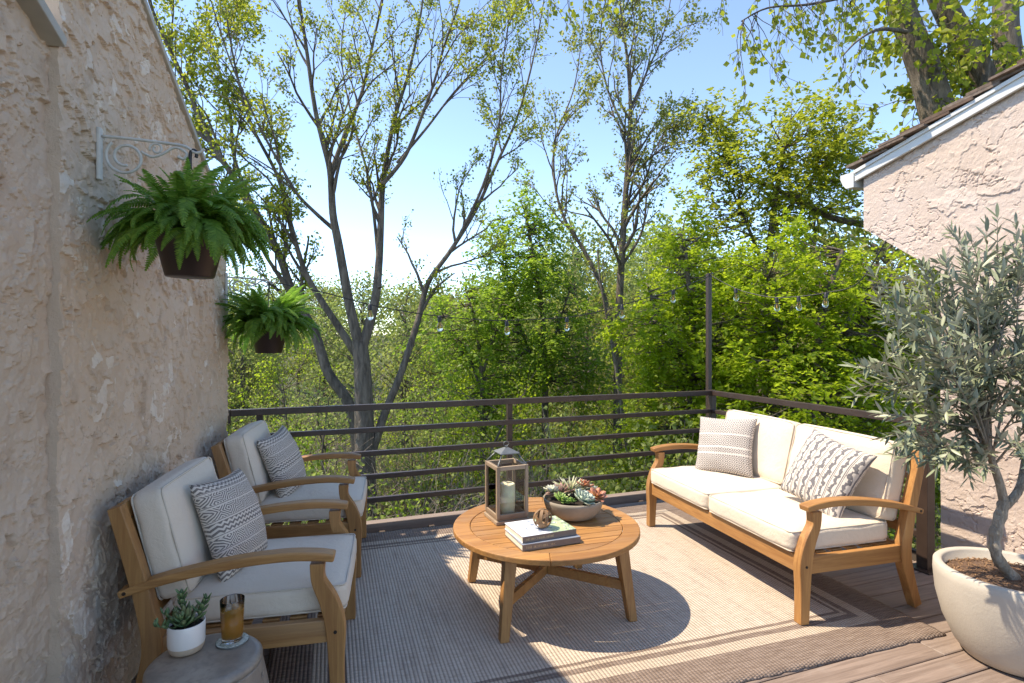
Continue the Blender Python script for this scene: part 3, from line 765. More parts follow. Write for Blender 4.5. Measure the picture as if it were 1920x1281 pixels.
# ------------------------------------------------------------------ coffee table
TC, TZ, TRr = (1.345, 3.10, 0.0155), 0.455, 0.555
ct = thing('coffee_table', 'round slatted teak coffee table on splayed legs in the middle of the rug', 'table', TC, R(-3))
RIN = 0.452
def arc_seg(r0, r1, a0, a1, z0, z1, n=16):
    m = MB(); vs = []
    for i in range(n + 1):
        a = a0 + (a1 - a0) * i / n; c, s = math.cos(a), math.sin(a)
        vs += [(r0 * c, r0 * s, z0), (r1 * c, r1 * s, z0), (r1 * c, r1 * s, z1), (r0 * c, r0 * s, z1)]
    fs = [(0, 1, 2, 3), tuple(4 * n + k for k in (3, 2, 1, 0))]
    for i in range(n):
        a = 4 * i; b = a + 4
        for k in range(4): fs.append((a + k, b + k, b + (k + 1) % 4, a + (k + 1) % 4))
    return m.add(vs, fs)
for k in range(4):
    a0 = R(-108 + 90 * k) + 0.0012; a1 = R(-18 + 90 * k) - 0.0012
    arc_seg(RIN + 0.0035, TRr, a0, a1, TZ - 0.032, TZ).build('rim_segment', TEAK[0], ct, bevel=0.005)
NS = 12; pitch = 2 * RIN / NS
for k in range(NS):
    y0 = -RIN + k * pitch + 0.0025; y1 = y0 + pitch - 0.005
    e = lambda y: math.sqrt(max(RIN ** 2 - y * y, 0.0))
    ys = np.linspace(y0, y1, 6)
    poly = [(-e(y), y) for y in ys] + [(e(y), y) for y in ys[::-1]]
    if e(y0) < 0.02: poly = poly[1:-1]
    if e(y1) < 0.02: poly = [p for p in poly if e(p[1]) > 0.02]
    MB().prism(poly, TZ - 0.024, TZ - 0.002, 'z').build('slat', TEAK[0], ct, bevel=0.002)
for k in range(2):
    MB().box(-0.43, 0.43, -0.20 + k * 0.36, -0.16 + k * 0.36, TZ - 0.062, TZ - 0.0335).build('batten', TEAK[0], ct, bevel=0.003) if False else MB().box(-0.20 + k * 0.36, -0.16 + k * 0.36, -0.42, 0.42, TZ - 0.062, TZ - 0.0335).build('batten', TEAK[1], ct, bevel=0.003)
lt, lb = 0.325, 0.372
for sx in (-1, 1):
    for sy in (-1, 1):
        m = MB(); w0, w1 = 0.024, 0.034
        vs = []
        for (c, ww, z) in ((lb, w0, 0.0), (lt, w1, TZ - 0.0335)):
            vs += [(sx * c - ww, sy * c - ww, z), (sx * c + ww, sy * c - ww, z), (sx * c + ww, sy * c + ww, z), (sx * c - ww, sy * c + ww, z)]
        m.add(vs, [(0, 3, 2, 1), (4, 5, 6, 7), (0, 1, 5, 4), (1, 2, 6, 5), (2, 3, 7, 6), (3, 0, 4, 7)])
        m.build('leg', TEAK[2], ct, bevel=0.004)
MB().bar((-0.345, -0.345, 0.185), (0.345, 0.345, 0.185), 0.028, 0.055).build('stretcher', TEAK[0], ct, bevel=0.003)
MB().bar((-0.345, 0.345, 0.1855), (-0.011, 0.011, 0.1855), 0.028, 0.054).build('stretcher', TEAK[0], ct, bevel=0.003)
MB().bar((0.345, -0.345, 0.1855), (0.011, -0.011, 0.1855), 0.028, 0.054).build('stretcher', TEAK[0], ct, bevel=0.003)
TT = TC[2] + TZ      # table top height

# ------------------------------------------------------------------ lantern and candle
LX, LY = 1.155, 3.275
ln = thing('lantern', 'brown wooden lantern with glass panes and zinc top on the coffee table', 'lantern', (LX, LY, TT), R(3)); ln.scale = (0.95, 0.95, 0.92)
hw = 0.098
MB().box(-0.115, 0.115, -0.115, 0.115, 0.0, 0.022).build('base', LWOOD[0], ln, bevel=0.003)
MB().box(-0.104, 0.104, -0.104, 0.104, 0.0225, 0.036).build('floor_panel', LWOOD[0], ln, bevel=0.002)
for sx in (-1, 1):
    for sy in (-1, 1):
        MB().box(sx * hw - 0.011, sx * hw + 0.011, sy * hw - 0.011, sy * hw + 0.011, 0.0365, 0.375).build('corner_post', LWOOD[2], ln, bevel=0.002)
for z0, z1 in ((0.0365, 0.062), (0.348, 0.374)):
    for s_ in (-1, 1):
        MB().box(-hw + 0.0115, hw - 0.0115, s_ * hw - 0.010, s_ * hw + 0.010, z0, z1).build('crossbar', LWOOD[0], ln, bevel=0.002)
        MB().box(s_ * hw - 0.010, s_ * hw + 0.010, -hw + 0.0115, hw - 0.0115, z0, z1).build('crossbar', LWOOD[1], ln, bevel=0.002)
for s_ in (-1, 1):
    MB().box(-hw + 0.012, hw - 0.012, s_ * hw - 0.001, s_ * hw + 0.001, 0.063, 0.347).build('glass_pane', PANE, ln)
    MB().box(s_ * hw - 0.001, s_ * hw + 0.001, -hw + 0.012, hw - 0.012, 0.063, 0.347).build('glass_pane', PANE, ln)
for sx in (-1, 1):
    for sy in (-1, 1):
        MB().tube([(sx * hw, sy * hw, 0.374), (sx * hw, sy * hw, 0.380), (sx * 0.05, sy * 0.05, 0.445)], 0.0042, 8).build('strut', ZINC, ln, smooth=True)
m = MB(); m.add([(-0.066, -0.066, 0.442), (0.066, -0.066, 0.442), (0.066, 0.066, 0.442), (-0.066, 0.066, 0.442), (-0.066, -0.066, 0.448), (0.066, -0.066, 0.448), (0.066, 0.066, 0.448), (-0.066, 0.066, 0.448), (-0.012, -0.012, 0.478), (0.012, -0.012, 0.478), (0.012, 0.012, 0.478), (-0.012, 0.012, 0.478)],
    [(0, 3, 2, 1), (0, 1, 5, 4), (1, 2, 6, 5), (2, 3, 7, 6), (3, 0, 4, 7), (4, 5, 9, 8), (5, 6, 10, 9), (6, 7, 11, 10), (7, 4, 8, 11), (8, 9, 10, 11)])
m.build('cap', ZINC, ln, bevel=0.001)
MB().lathe([(0, 0.4785), (0.008, 0.4785), (0.009, 0.486), (0.004, 0.492), (0, 0.493)], 12).build('finial', ZINC, ln, smooth=True)
MB().tube([(0.018 * math.cos(a), 0.004, 0.501 + 0.016 * math.sin(a)) for a in np.linspace(0, 2 * math.pi, 20, endpoint=False)], 0.0026, 6, closed=True).build('ring_handle', ZINC, ln, smooth=True)
cd = thing('candle', 'thick ivory pillar candle standing inside the lantern', 'candle', (LX + 0.006, LY - 0.004, TT + 0.0335))
MB().lathe([(0, 0), (0.044, 0), (0.046, 0.004), (0.046, 0.176), (0.043, 0.184), (0.038, 0.183), (0.028, 0.172), (0, 0.169)], 32).build('wax_body', WAX, cd, smooth=True)
MB().tube([(0, 0, 0.168), (0.001, 0, 0.176), (0.003, 0.001, 0.182)], 0.0013, 5).build('wick', BLACK, cd)

# ------------------------------------------------------------------ books and orb
def cover_mat():
    m = Mat('printed_cover'); v = m.coord('Object'); x, y, z = m.xyz(v)
    n = m.noise(v, 14, 5, 0.65, 0.8); n2 = m.noise(v, 34, 4, 0.7); right = (x + (n - 0.5) * 0.05).step(0.0, 0.03)
    c = m.mix(n.step(0.45, 0.7) * 0.5, (0.70, 0.74, 0.80), (0.48, 0.57, 0.70))
    pic = m.mix(n.step(0.45, 0.56), (0.10, 0.13, 0.17), (0.42, 0.52, 0.30)); pic = m.mix(n2.step(0.55, 0.65), pic, (0.60, 0.68, 0.72))
    c = m.mix(right, c, pic)
    m.set('Base Color', c).set('Roughness', 0.32); return m.m
COVER = cover_mat(); SPINE = plain('taupe_spine', (0.20, 0.15, 0.125), 0.5, 0, 18, 0.3); PAGES = plain('page_block', (0.74, 0.70, 0.62), 0.8, 0, 120, 0.2)
COVER2 = plain('slate_cover', (0.25, 0.29, 0.36), 0.4, 0, 14, 0.3); INK = plain('printed_ink', (0.16, 0.22, 0.34), 0.5); GILT = plain('gilt_ink', (0.55, 0.42, 0.24), 0.4)
def glyph_line(x0, x1, h, seed, dens=0.9):
    """row of small letter-like strokes in the x,y plane (too small to read)"""
    g = random.Random(seed); m = MB(); x = x0; wl = h * 0.62
    while x < x1:
        if g.random() < dens:
            st = g.choice(('lr', 'lt', 'ltb', 'lm', 'i', 'lrm', 'tb'))
            t = h * 0.16
            if 'l' in st: m.box(x, x + t, 0, h, 0, 0.0006)
            if 'i' in st: m.box(x + wl * .4, x + wl * .4 + t, 0, h, 0, 0.0006)
            if 'r' in st: m.box(x + wl - t - h * .1, x + wl - h * .1, 0, h, 0, 0.0006)
            if 't' in st: m.box(x + t, x + wl - t - h * .1, h - t, h, 0, 0.0006)
            if 'b' in st: m.box(x + t, x + wl - t - h * .1, 0, t, 0, 0.0006)
            if 'm' in st: m.box(x + t, x + wl - t - h * .1, h * .45, h * .45 + t, 0, 0.0006)
        x += wl * 1.12
    return m
def book(label, loc, rz, L, D, T, cov, spm, ink, seed, title):
    b = thing('book', label, 'book', loc, rz, 'books stacked on the coffee table'); ct_ = 0.003
    MB().box(-L / 2, L / 2, -D / 2, D / 2, 0, ct_).build('back_cover', spm if title is None else cov, b, bevel=0.001)
    fc = MB().box(-L / 2, L / 2, -D / 2, D / 2, T - ct_, T).build('front_cover', cov, b, bevel=0.001)
    MB().box(-L / 2, L / 2, -D / 2 - 0.0025, -D / 2 - 0.0002, 0.0005, T - 0.0005).build('spine', spm, b, bevel=0.001)
    MB().box(-L / 2 + 0.004, L / 2 - 0.004, -D / 2 + 0.0004, D / 2 - 0.004, ct_ + 0.0002, T - ct_ - 0.0002).build('page_block', PAGES, b)
    o = glyph_line(-L * 0.44, L * 0.06, T * 0.36, seed).build('spine_lettering', ink, b)
    o.matrix_local = Matrix.Translation((0, -D / 2 - 0.0026, T * 0.32)) @ Matrix.Rotation(R(90), 4, 'X')
    if title:
        o = glyph_line(-0.09, 0.09, 0.024, seed + 5).build('title_lettering', INK, fc); o.matrix_local = Matrix.Translation((-0.045, 0.0, T + 0.0002)) @ Matrix.Rotation(R(-90), 4, 'Z')
        o = glyph_line(-0.06, 0.06, 0.010, seed + 9).build('subtitle_lettering', INK, fc); o.matrix_local = Matrix.Translation((-0.095, 0.0, T + 0.0002)) @ Matrix.Rotation(R(-90), 4, 'Z')
    return b
B1T, B2T = 0.034, 0.034
book('larger hardcover book with taupe spine at the bottom of the stack', (1.222, 2.872, TT + 0.0005), R(1.5), 0.345, 0.262, B1T, COVER2, SPINE, GILT, 3, None)
book('upper hardcover book with pale blue printed cover under the wooden orb', (1.216, 2.887, TT + B1T + 0.0012), R(3.5), 0.325, 0.245, B2T, COVER, SPINE, GILT, 8, True)
ORBM = wood('bent_cane', 0, (0.17, 0.09, 0.04), (0.36, 0.21, 0.11), 0.6)
ro = 0.054
orb = thing('wooden_orb', 'open ball of bent brown wooden bands on top of the books', 'ornament', (1.215, 2.845, TT + B1T + B2T + 0.0018 + ro))
for k, (rx, ry, s_) in enumerate(((90, 18, 1.0), (72, 95, 0.985), (35, -30, 0.97), (110, 60, 0.955), (12, 40, 0.94))):
    rad = ro * s_; wb = 0.0085; tb = 0.0035; m = MB(); vs = []; fs = []; n = 40
    for i in range(n):
        a = 2 * math.pi * i / n; c_, si = math.cos(a), math.sin(a)
        for (r_, z_) in ((rad, -wb), (rad, wb), (rad - tb, wb), (rad - tb, -wb)): 
            q = math.sqrt(max(r_ * r_ - z_ * z_, 0)); vs.append((q * c_, q * si, z_))
    for i in range(n):
        a = 4 * i; b = 4 * ((i + 1) % n)
        for q in range(4): fs.append((a + q, a + (q + 1) % 4, b + (q + 1) % 4, b + q))
    o = m.add(vs, fs).build('band', ORBM, orb, smooth=False); o.rotation_euler = (R(rx), R(ry), R(k * 37)); 
# ================================================================== SMALL THINGS
# ------------------------------------------------------------------ succulent bowl
def fleshy(L, wd, th, curl, n=7, point=0.6):
    """thick leaf along +x curling up; shared by many copies"""
    m = MB(); rings = []
    for i in range(n + 1):
        t = i / n
        wt_ = wd * (math.sin(math.pi * min(t * 0.93 + 0.06, 1.0)) ** point) * (0.55 + 0.45 * min(1, t * 1.6))
        tt = th * math.sin(math.pi * min(0.15 + t * 0.85, 1)) ** 0.5 if t < 1 else 0
        a = curl * t; x = L * (math.sin(a) / curl if abs(curl) > 1e-3 else t); z = L * ((1 - math.cos(a)) / curl if abs(curl) > 1e-3 else 0)
        if i == n: wt_ = 0.0004; tt = 0.0003
        nx_, nz_ = -math.sin(a), math.cos(a)
        rings.append([(x, wt_, z + 0.25 * wt_), (x + nx_ * tt * .35, 0, z + nz_ * tt * .35), (x, -wt_, z + 0.25 * wt_), (x - nx_ * tt, 0, z - nz_ * tt)])
    vs = [v for r_ in rings for v in r_]; fs = [(0, 1, 2, 3)]
    for i in range(n):
        a = 4 * i; b = a + 4
        for q in range(4): fs.append((a + q, a + (q + 1) % 4, b + (q + 1) % 4, b + q))
    return m.add(vs, fs)
def succ_mat(name, c1, c2, tipc=None):
    m = Mat(name); r = m.rand(); v = m.coord('Object'); x, y, z = m.xyz(v)
    c = m.mix(r, c1, c2)
    if tipc: c = m.mix(x.step(0.02, 0.05), c, tipc)
    m.set('Base Color', c).set('Roughness', 0.5).set('Subsurface Weight', 0.12).set('Subsurface Radius', (0.006, 0.008, 0.003)); return m.m
SG = succ_mat('succulent_blue_green', (0.20, 0.34, 0.25), (0.32, 0.46, 0.36), (0.42, 0.50, 0.42))
SGR = succ_mat('succulent_green', (0.13, 0.27, 0.05), (0.22, 0.38, 0.09), (0.30, 0.42, 0.12))
SRED = succ_mat('succulent_red', (0.36, 0.13, 0.055), (0.42, 0.24, 0.09), (0.46, 0.19, 0.12))
SPK = succ_mat('succulent_dusty_pink', (0.28, 0.25, 0.18), (0.38, 0.24, 0.19), (0.45, 0.27, 0.23))
SPI = succ_mat('succulent_spiky', (0.16, 0.34, 0.05), (0.30, 0.46, 0.12), (0.55, 0.55, 0.36))
SPALE = succ_mat('succulent_pale', (0.34, 0.46, 0.30), (0.50, 0.58, 0.44), (0.60, 0.62, 0.52))
BX, BY = 1.560, 3.165
bw = thing('succulent_planter', 'low round grey stone bowl filled with mixed succulents on the coffee table', 'planter', (BX, BY, TT))
MB().lathe([(0, 0), (0.10, 0), (0.135, 0.012), (0.170, 0.05), (0.186, 0.10), (0.188, 0.118), (0.180, 0.1195), (0.176, 0.11), (0.165, 0.075), (0.0, 0.070)], 56).build('bowl', STONE_BOWL, bw, smooth=True)
MB().lathe([(0.172, 0.096), (0.12, 0.104), (0.06, 0.108), (0, 0.109)], 32).build('soil', SOIL, bw, smooth=True)
def rosette(name, loc, rad, mat, rings, curl, wfac, tilt=(0, 0), seed=0, th=0.005, z0=0.0, pt=0.6):
    g = random.Random(seed)
    e = bpy.data.objects.new(name, None); COL.objects.link(e); e.parent = bw; e.location = loc; e.rotation_euler = (tilt[0], tilt[1], g.random() * 6); e.empty_display_size = 0.02
    me = fleshy(rad, rad * wfac, th, curl, point=pt).mesh('leaf', mat, True)
    for k in range(rings):
        f = k / max(rings - 1, 1); cnt = max(3, int(8 - 3.5 * f)); el = R(5 + 68 * f)
        for i in range(cnt):
            a = 2 * math.pi * (i + 0.5 * (k % 2)) / cnt + g.uniform(-.12, .12); sc = 1 - 0.62 * f + g.uniform(-.06, .06)
            link('leaf', me, e, (0.004 * math.cos(a), 0.004 * math.sin(a), z0 + 0.012 + 0.014 * f), (0, -el + g.uniform(-.1, .1), a), (sc, sc, sc))
    return e
rosette('rosette_succulent', (0.0, -0.105, 0.108), 0.085, SG, 5, 0.7, 0.34, (R(28), 0), 1, 0.006, 0.012)
rosette('rosette_succulent', (0.115, -0.075, 0.105), 0.070, SRED, 4, 0.5, 0.30, (R(24), R(16)), 2, 0.005, 0.02)
rosette('rosette_succulent', (0.085, 0.03, 0.11), 0.065, SRED, 3, 0.4, 0.26, (R(12), R(10)), 3, 0.005, 0.05)
rosette('rosette_succulent', (-0.125, -0.055, 0.108), 0.058, SGR, 5, 0.5, 0.26, (R(20), R(-18)), 4, 0.005, 0.015)
rosette('rosette_succulent', (-0.125, 0.045, 0.108), 0.066, SPALE, 4, 0.6, 0.34, (R(8), R(-20)), 5, 0.005, 0.03)
rosette('rosette_succulent', (-0.055, 0.045, 0.108), 0.105, SPK, 4, 0.15, 0.15, (R(6), R(-10)), 6, 0.009, 0.02)
rosette('spiky_succulent', (0.01, 0.06, 0.11), 0.165, SPI, 5, 0.05, 0.062, (0, 0), 7, 0.004, 0.015)
rosette('spiky_succulent', (0.015, 0.055, 0.11), 0.150, SPI, 4, 0.12, 0.062, (R(8), R(4)), 17, 0.004, 0.02)
rosette('rosette_succulent', (0.14, 0.035, 0.105), 0.06, SPALE, 4, 0.6, 0.3, (0, R(20)), 8, 0.005, 0.02)
rosette('rosette_succulent', (-0.07, -0.115, 0.104), 0.036, SGR, 4, 0.3, 0.3, (R(20), 0), 9, 0.004, 0.012)
rosette('rosette_succulent', (0.06, -0.135, 0.100), 0.03, SPALE, 3, 0.3, 0.4, (R(25), 0), 10, 0.004, 0.012)
rosette('rosette_succulent', (0.0, 0.135, 0.106), 0.06, SGR, 4, 0.4, 0.3, (R(-15), 0), 12, 0.005, 0.02)

# ------------------------------------------------------------------ ceramic garden stool
SX, SYY = -0.345, 2.255
CER = Mat('glazed_ceramic'); cv = CER.coord('Object'); cn = CER.noise(cv, 6, 5, 0.65); cn2 = CER.noise(cv, 45, 3)
CER.set('Base Color', CER.mix(cn.step(0.35, 0.7), CER.mix(cn2.step(0.45, 0.7), (0.33, 0.27, 0.21), (0.25, 0.20, 0.16)), (0.20, 0.165, 0.135))).set('Roughness', 0.33); CER = CER.m
st = thing('garden_stool', 'taupe ceramic drum stool with cut out motifs beside the nearer armchair', 'stool', (SX, SYY, 0.0))
SH = 0.45
MB().lathe([(0.0, SH), (0.160, SH), (0.178, SH - 0.003), (0.187, SH - 0.012), (0.188, SH - 0.022), (0.184, SH - 0.03)], 64).build('top', CER, st, smooth=True)
def body_r(z): return 0.178 + 0.036 * math.sin(math.pi * z / SH)
NA_, NZ_ = 96, 60; vs = []; fs = []
def cutout(a, z):
    for k in range(6):
        da = (a - k * math.pi / 3 + math.pi) % (2 * math.pi) - math.pi; d = da * 0.21; zz = z - 0.325
        # stylised flower: heart-like petal pair under a diamond
        if abs(d) + abs(zz + 0.01) * 1.0 < 0.026 and not (abs(d) < 0.007 and zz > 0.002): return True
        for q in (-1, 1):
            for (ox, oz, r_) in ((0.062, 0.02, 0.010), (0.062, -0.02, 0.012), (0.088, 0.0, 0.008), (0.045, 0.055, 0.007), (0.05, -0.06, 0.008)):
                if math.hypot((d - q * ox) * 1.5, zz - oz) < r_: return True
    return False
for i in range(NZ_ + 1):
    z = 0.012 + (SH - 0.042) * i / NZ_
    for k in range(NA_):
        a = 2 * math.pi * k / NA_; r_ = body_r(z); vs.append((r_ * math.cos(a), r_ * math.sin(a), z))
for i in range(NZ_):
    for k in range(NA_):
        z = 0.012 + (SH - 0.042) * (i + .5) / NZ_; a = 2 * math.pi * (k + .5) / NA_
        if not cutout(a, z): fs.append((i * NA_ + k, i * NA_ + (k + 1) % NA_, (i + 1) * NA_ + (k + 1) % NA_, (i + 1) * NA_ + k))
o = MB().add(vs, fs).build('body', CER, st, smooth=True); sm = o.modifiers.new('wall', 'SOLIDIFY'); sm.thickness = 0.01; sm.offset = -1
MB().lathe([(0.18, 0.0), (0.186, 0.0), (0.188, 0.008), (0.182, 0.013), (0.172, 0.013), (0.172, 0.0), (0.18, 0.0)], 48).build('foot_ring', CER, st, smooth=True)

# pot with succulent on the stool
WG = plain('white_glaze', (0.74, 0.70, 0.66), 0.22, 0, 6, 0.06); RAWC = plain('raw_clay', (0.50, 0.38, 0.28), 0.75, 0, 30, 0.15)
pt_ = thing('potted_succulent', 'small green succulent in a white and tan cup on the stool', 'plant', (-0.418, 2.330, SH + 0.0008))
MB().lathe([(0, 0.0), (0.042, 0.0), (0.054, 0.006), (0.0585, 0.018), (0.0600, 0.0285)], 40).build('pot_base', RAWC, pt_, smooth=True)
MB().lathe([(0.0602, 0.0285), (0.0615, 0.034), (0.0620, 0.104), (0.0605, 0.1065), (0.058, 0.105), (0.0575, 0.03), (0.05, 0.0285)], 40).build('pot', WG, pt_, smooth=True)
MB().lathe([(0.0572, 0.090), (0.03, 0.093), (0, 0.094)], 24).build('soil', SOIL, pt_, smooth=True)
JADE = succ_mat('jade_leaf', (0.055, 0.12, 0.045), (0.11, 0.20, 0.07), (0.16, 0.20, 0.09))
jl = fleshy(0.048, 0.0115, 0.007, 0.5, 6, 0.7).mesh('leaf', JADE, True); jl2 = fleshy(0.085, 0.010, 0.005, 0.15, 6, 0.6).mesh('leaf', JADE, True)
JST = plain('jade_stem', (0.10, 0.12, 0.05), 0.7)
g = random.Random(4)
for (bx, by, dx, dy, L) in ((0.028, 0.01, 0.035, 0.0, 0.085), (-0.02, 0.0, -0.05, -0.01, 0.06), (-0.01, 0.02, -0.015, 0.02, 0.10), (0.0, -0.02, -0.01, -0.035, 0.055), (-0.03, -0.015, -0.06, -0.03, 0.035)):
    a = Vector((bx, by, 0.09)); b = a + Vector((dx, dy, L)); s_ = MB().tube([a, a.lerp(b, .5) + Vector((0.004, 0, 0)), b], [0.004, 0.0035, 0.002], 6).build('stem', JST, pt_, smooth=True)
    n = max(4, int(L / 0.011))
    for k in range(n):
        t = 0.2 + 0.8 * k / (n - 1); p = a.lerp(b, t)
        for q in range(2):
            sc = 0.95 - 0.35 * t + g.uniform(-.12, .12)
            link('leaf', jl, pt_, p, (g.uniform(-.3, .3), -R(18 + 30 * t) + g.uniform(-.2, .2), k * 1.57 + q * math.pi + g.uniform(-.2, .2)), (sc,) * 3)
for k in range(16):
    a = k * 2.4; link('leaf', jl2, pt_, (0.005 * math.cos(a) - 0.005, 0.005 * math.sin(a), 0.092), (0, -R(30 + k * 3.2), a), (0.75 + 0.3 * g.random(),) * 3)

# coaster, glass of iced tea
GX, GY = -0.268, 2.338
MAR = Mat('shell_coaster'); mv = MAR.coord('Object'); mn_ = MAR.voro(mv, 60, 'F1', 'Color')
mn2 = MAR.noise(mv, 70, 4, 0.6, 1.5); MAR.set('Base Color', MAR.mix(mn2.step(0.4, 0.6), (0.26, 0.30, 0.24), (0.55, 0.58, 0.50))).set('Roughness', 0.2); MAR = MAR.m
co = thing('coaster', 'round pale green marbled coaster under the iced tea glass', 'coaster', (GX, GY, SH + 0.0006))
MB().lathe([(0, 0), (0.053, 0), (0.056, 0.002), (0.056, 0.006), (0.054, 0.0075), (0, 0.0075)], 48).build('disc', MAR, co, smooth=False)
MB().lathe([(0.0562, 0.0015), (0.0568, 0.0015), (0.0568, 0.0065), (0.0562, 0.0065), (0.0562, 0.0015)], 48).build('rim', ZINC, co)
gl = thing('iced_tea_glass', 'tall clear glass of amber iced tea with ice on the coaster', 'drink', (GX, GY, SH + 0.0084))
CL = glass('clear_glass'); TEA = Mat('iced_tea'); TEA.set('Base Color', (0.92, 0.42, 0.06)).set('Roughness', 0.05).set('Transmission Weight', 0.55).set('IOR', 1.33); TEA = TEA.m
ICE = Mat('ice'); ICE.set('Base Color', (0.90, 0.86, 0.78)).set('Roughness', 0.18).set('Transmission Weight', 0.75).set('IOR', 1.31); ICE = ICE.m
MB().lathe([(0, 0), (0.034, 0), (0.0365, 0.003), (0.0385, 0.05), (0.0425, 0.152), (0.0420, 0.1535), (0.0408, 0.152), (0.0368, 0.05), (0.0350, 0.016), (0, 0.014)], 40).build('tumbler', CL, gl, smooth=True)
MB().lathe([(0, 0.0136), (0.0354, 0.0156), (0.0373, 0.05), (0.0400, 0.117), (0, 0.1165)], 40).build('tea', TEA, gl, smooth=True)
icm = MB().box(-0.013, 0.013, -0.012, 0.012, -0.011, 0.011).mesh('ice_cube', ICE)
for (x, y, z, a, b, c_) in ((-0.014, -0.014, 0.115, .3, .4, .2), (0.015, -0.010, 0.120, .6, .2, .9), (0.004, 0.017, 0.118, .2, .7, 1.4), (-0.016, 0.012, 0.102, .9, .5, .1), (0.014, 0.010, 0.098, .1, .3, 2.0), (0.0, -0.012, 0.094, 1.1, .2, .5)):
    bev(link('ice_cube', icm, gl, (x, y, z), (a, b, c_)), 0.004, 2)

# ------------------------------------------------------------------ wall brackets
def scroll(cx, cz, r0, r1, a0, a1, n=40):
    return [(cx + (r0 + (r1 - r0) * i / n) * math.cos(a0 + (a1 - a0) * i / n), 0, cz + (r0 + (r1 - r0) * i / n) * math.sin(a0 + (a1 - a0) * i / n)) for i in range(n + 1)]
RZW = math.atan2(NL.y, NL.x)
def bracket(label, loc, L, h):
    """local +x is away from the wall; plate top at z=0"""
    b = thing('plant_bracket', label, 'bracket', loc, RZW, 'white scroll brackets on the wall')
    s_ = L / 0.40
    MB().box(-0.004, 0.012, -0.014, 0.014, -h, 0.012).build('wall_plate', WHITE_IRON, b, bevel=0.005)
    arm = [(0.012, 0, -0.022)] + [(L * t, 0, -0.022 - 0.022 * t * t) for t in (0.3, 0.6, 0.8)] + [(L * 0.88, 0, -0.045), (L * 0.95, 0, -0.062), (L, 0, -0.06), (L + 0.018, 0, -0.044)]
    MB().tube(catmull(arm, 4), 0.0062, 8).build('arm', WHITE_IRON, b, smooth=True)
    MB().tube(scroll(0.105 * s_, -0.022 - 0.085 * s_ , 0.080 * s_, 0.035 * s_, R(130), R(640), 60), 0.0058, 8).build('scroll', WHITE_IRON, b, smooth=True)
    MB().tube(catmull([(0.165 * s_, 0, -0.055 * s_ - 0.022), (0.205 * s_, 0, -0.088 * s_ - .01), (0.245 * s_, 0, -0.075 * s_ - .01), (0.30 * s_, 0, -0.040 * s_ - 0.01), (0.345 * s_, 0, -0.062 * s_ - .01), (0.335 * s_, 0, -0.088 * s_ - .01), (0.31 * s_, 0, -0.08 * s_ - .01)], 6), 0.0055, 8).build('scroll', WHITE_IRON, b, smooth=True)
    MB().tube(scroll(0.225 * s_, -0.052 * s_ - 0.01, 0.028 * s_, 0.010 * s_, R(200), R(-250), 30), 0.0045, 8).build('scroll', WHITE_IRON, b, smooth=True)
    return b
def wall_s(y): return (4.75 - y) / 0.9938
b1 = Lp(wall_s(2.70), 2.43, 0.018); b2 = Lp(wall_s(4.66), 2.06, 0.018)
bracket('near white scrolled iron bracket high on the stucco wall', b1, 0.372, 0.20)
bracket('far white scrolled iron bracket at the end of the stucco wall', b2, 0.335, 0.25)

# ------------------------------------------------------------------ hanging ferns
FERN = leaf_mat('fern_green', (0.065, 0.165, 0.020), (0.19, 0.32, 0.05), 0.45, 0.4, None, 1.2)
def frond(L, droop, rise, seed):
    g = np.random.default_rng(seed); n = 34; t = np.linspace(0, 1, n)
    ang = rise - droop * t ** 1.15; dx = np.cos(ang) * L / n; dz = np.sin(ang) * L / n
    x = np.cumsum(dx); z = np.cumsum(dz); side = 0.02 * np.sin(t * 3 + g.random() * 6)
    V = []; F = []
    def add(v, f): b = len(V); V.extend(v); F.extend([tuple(i + b for i in q) for q in f])
    for i in range(n - 1):
        r = 0.0016 * (1 - 0.7 * t[i]); r2 = 0.0016 * (1 - 0.7 * t[i + 1])
        add([(x[i], side[i] - r, z[i]), (x[i], side[i] + r, z[i]), (x[i + 1], side[i + 1] + r2, z[i + 1]), (x[i + 1], side[i + 1] - r2, z[i + 1])], [(0, 1, 2), (0, 2, 3)])
        if t[i] < 0.07: continue
        pl = 0.046 * (math.sin(math.pi * (0.12 + 0.88 * t[i]) ** 0.8) ** 0.8 + 0.05) * L / 0.4; w_ = L / n * 0.50
        d = Vector((math.cos(ang[i]), 0, math.sin(ang[i]))); up = Vector((-math.sin(ang[i]), 0, math.cos(ang[i])))
        for sg in (-1, 1):
            ax = (Vector((0, sg, 0)) * 0.93 + d * 0.36 - up * (0.10 + 0.25 * g.random())).normalized()
            p = Vector((x[i], side[i], z[i])); q = p + ax * pl
            a = p - d * w_; b = p + d * w_; m1 = p + ax * pl * 0.55 + d * w_ * 0.95 - up * 0.001; m2 = p + ax * pl * 0.55 - d * w_ * 0.8 - up * 0.001
            mid = p + ax * pl * 0.5 + up * 0.0025
            add([a, b, m1, q, m2, mid], [(0, 1, 5), (1, 2, 5), (2, 3, 5), (3, 4, 5), (4, 0, 5)])
    return mesh_np('frond', np.array([tuple(v) for v in V]), np.array(F), FERN, False)
FR = [frond(0.40, d, r, i) for i, (d, r) in enumerate(((1.3, 1.15), (1.9, 1.05), (2.3, 0.85), (2.0, 0.6), (1.6, 0.4), (1.0, 1.3), (2.6, 1.15), (1.5, 0.75), (2.2, 0.25), (1.9, 0.05)))]
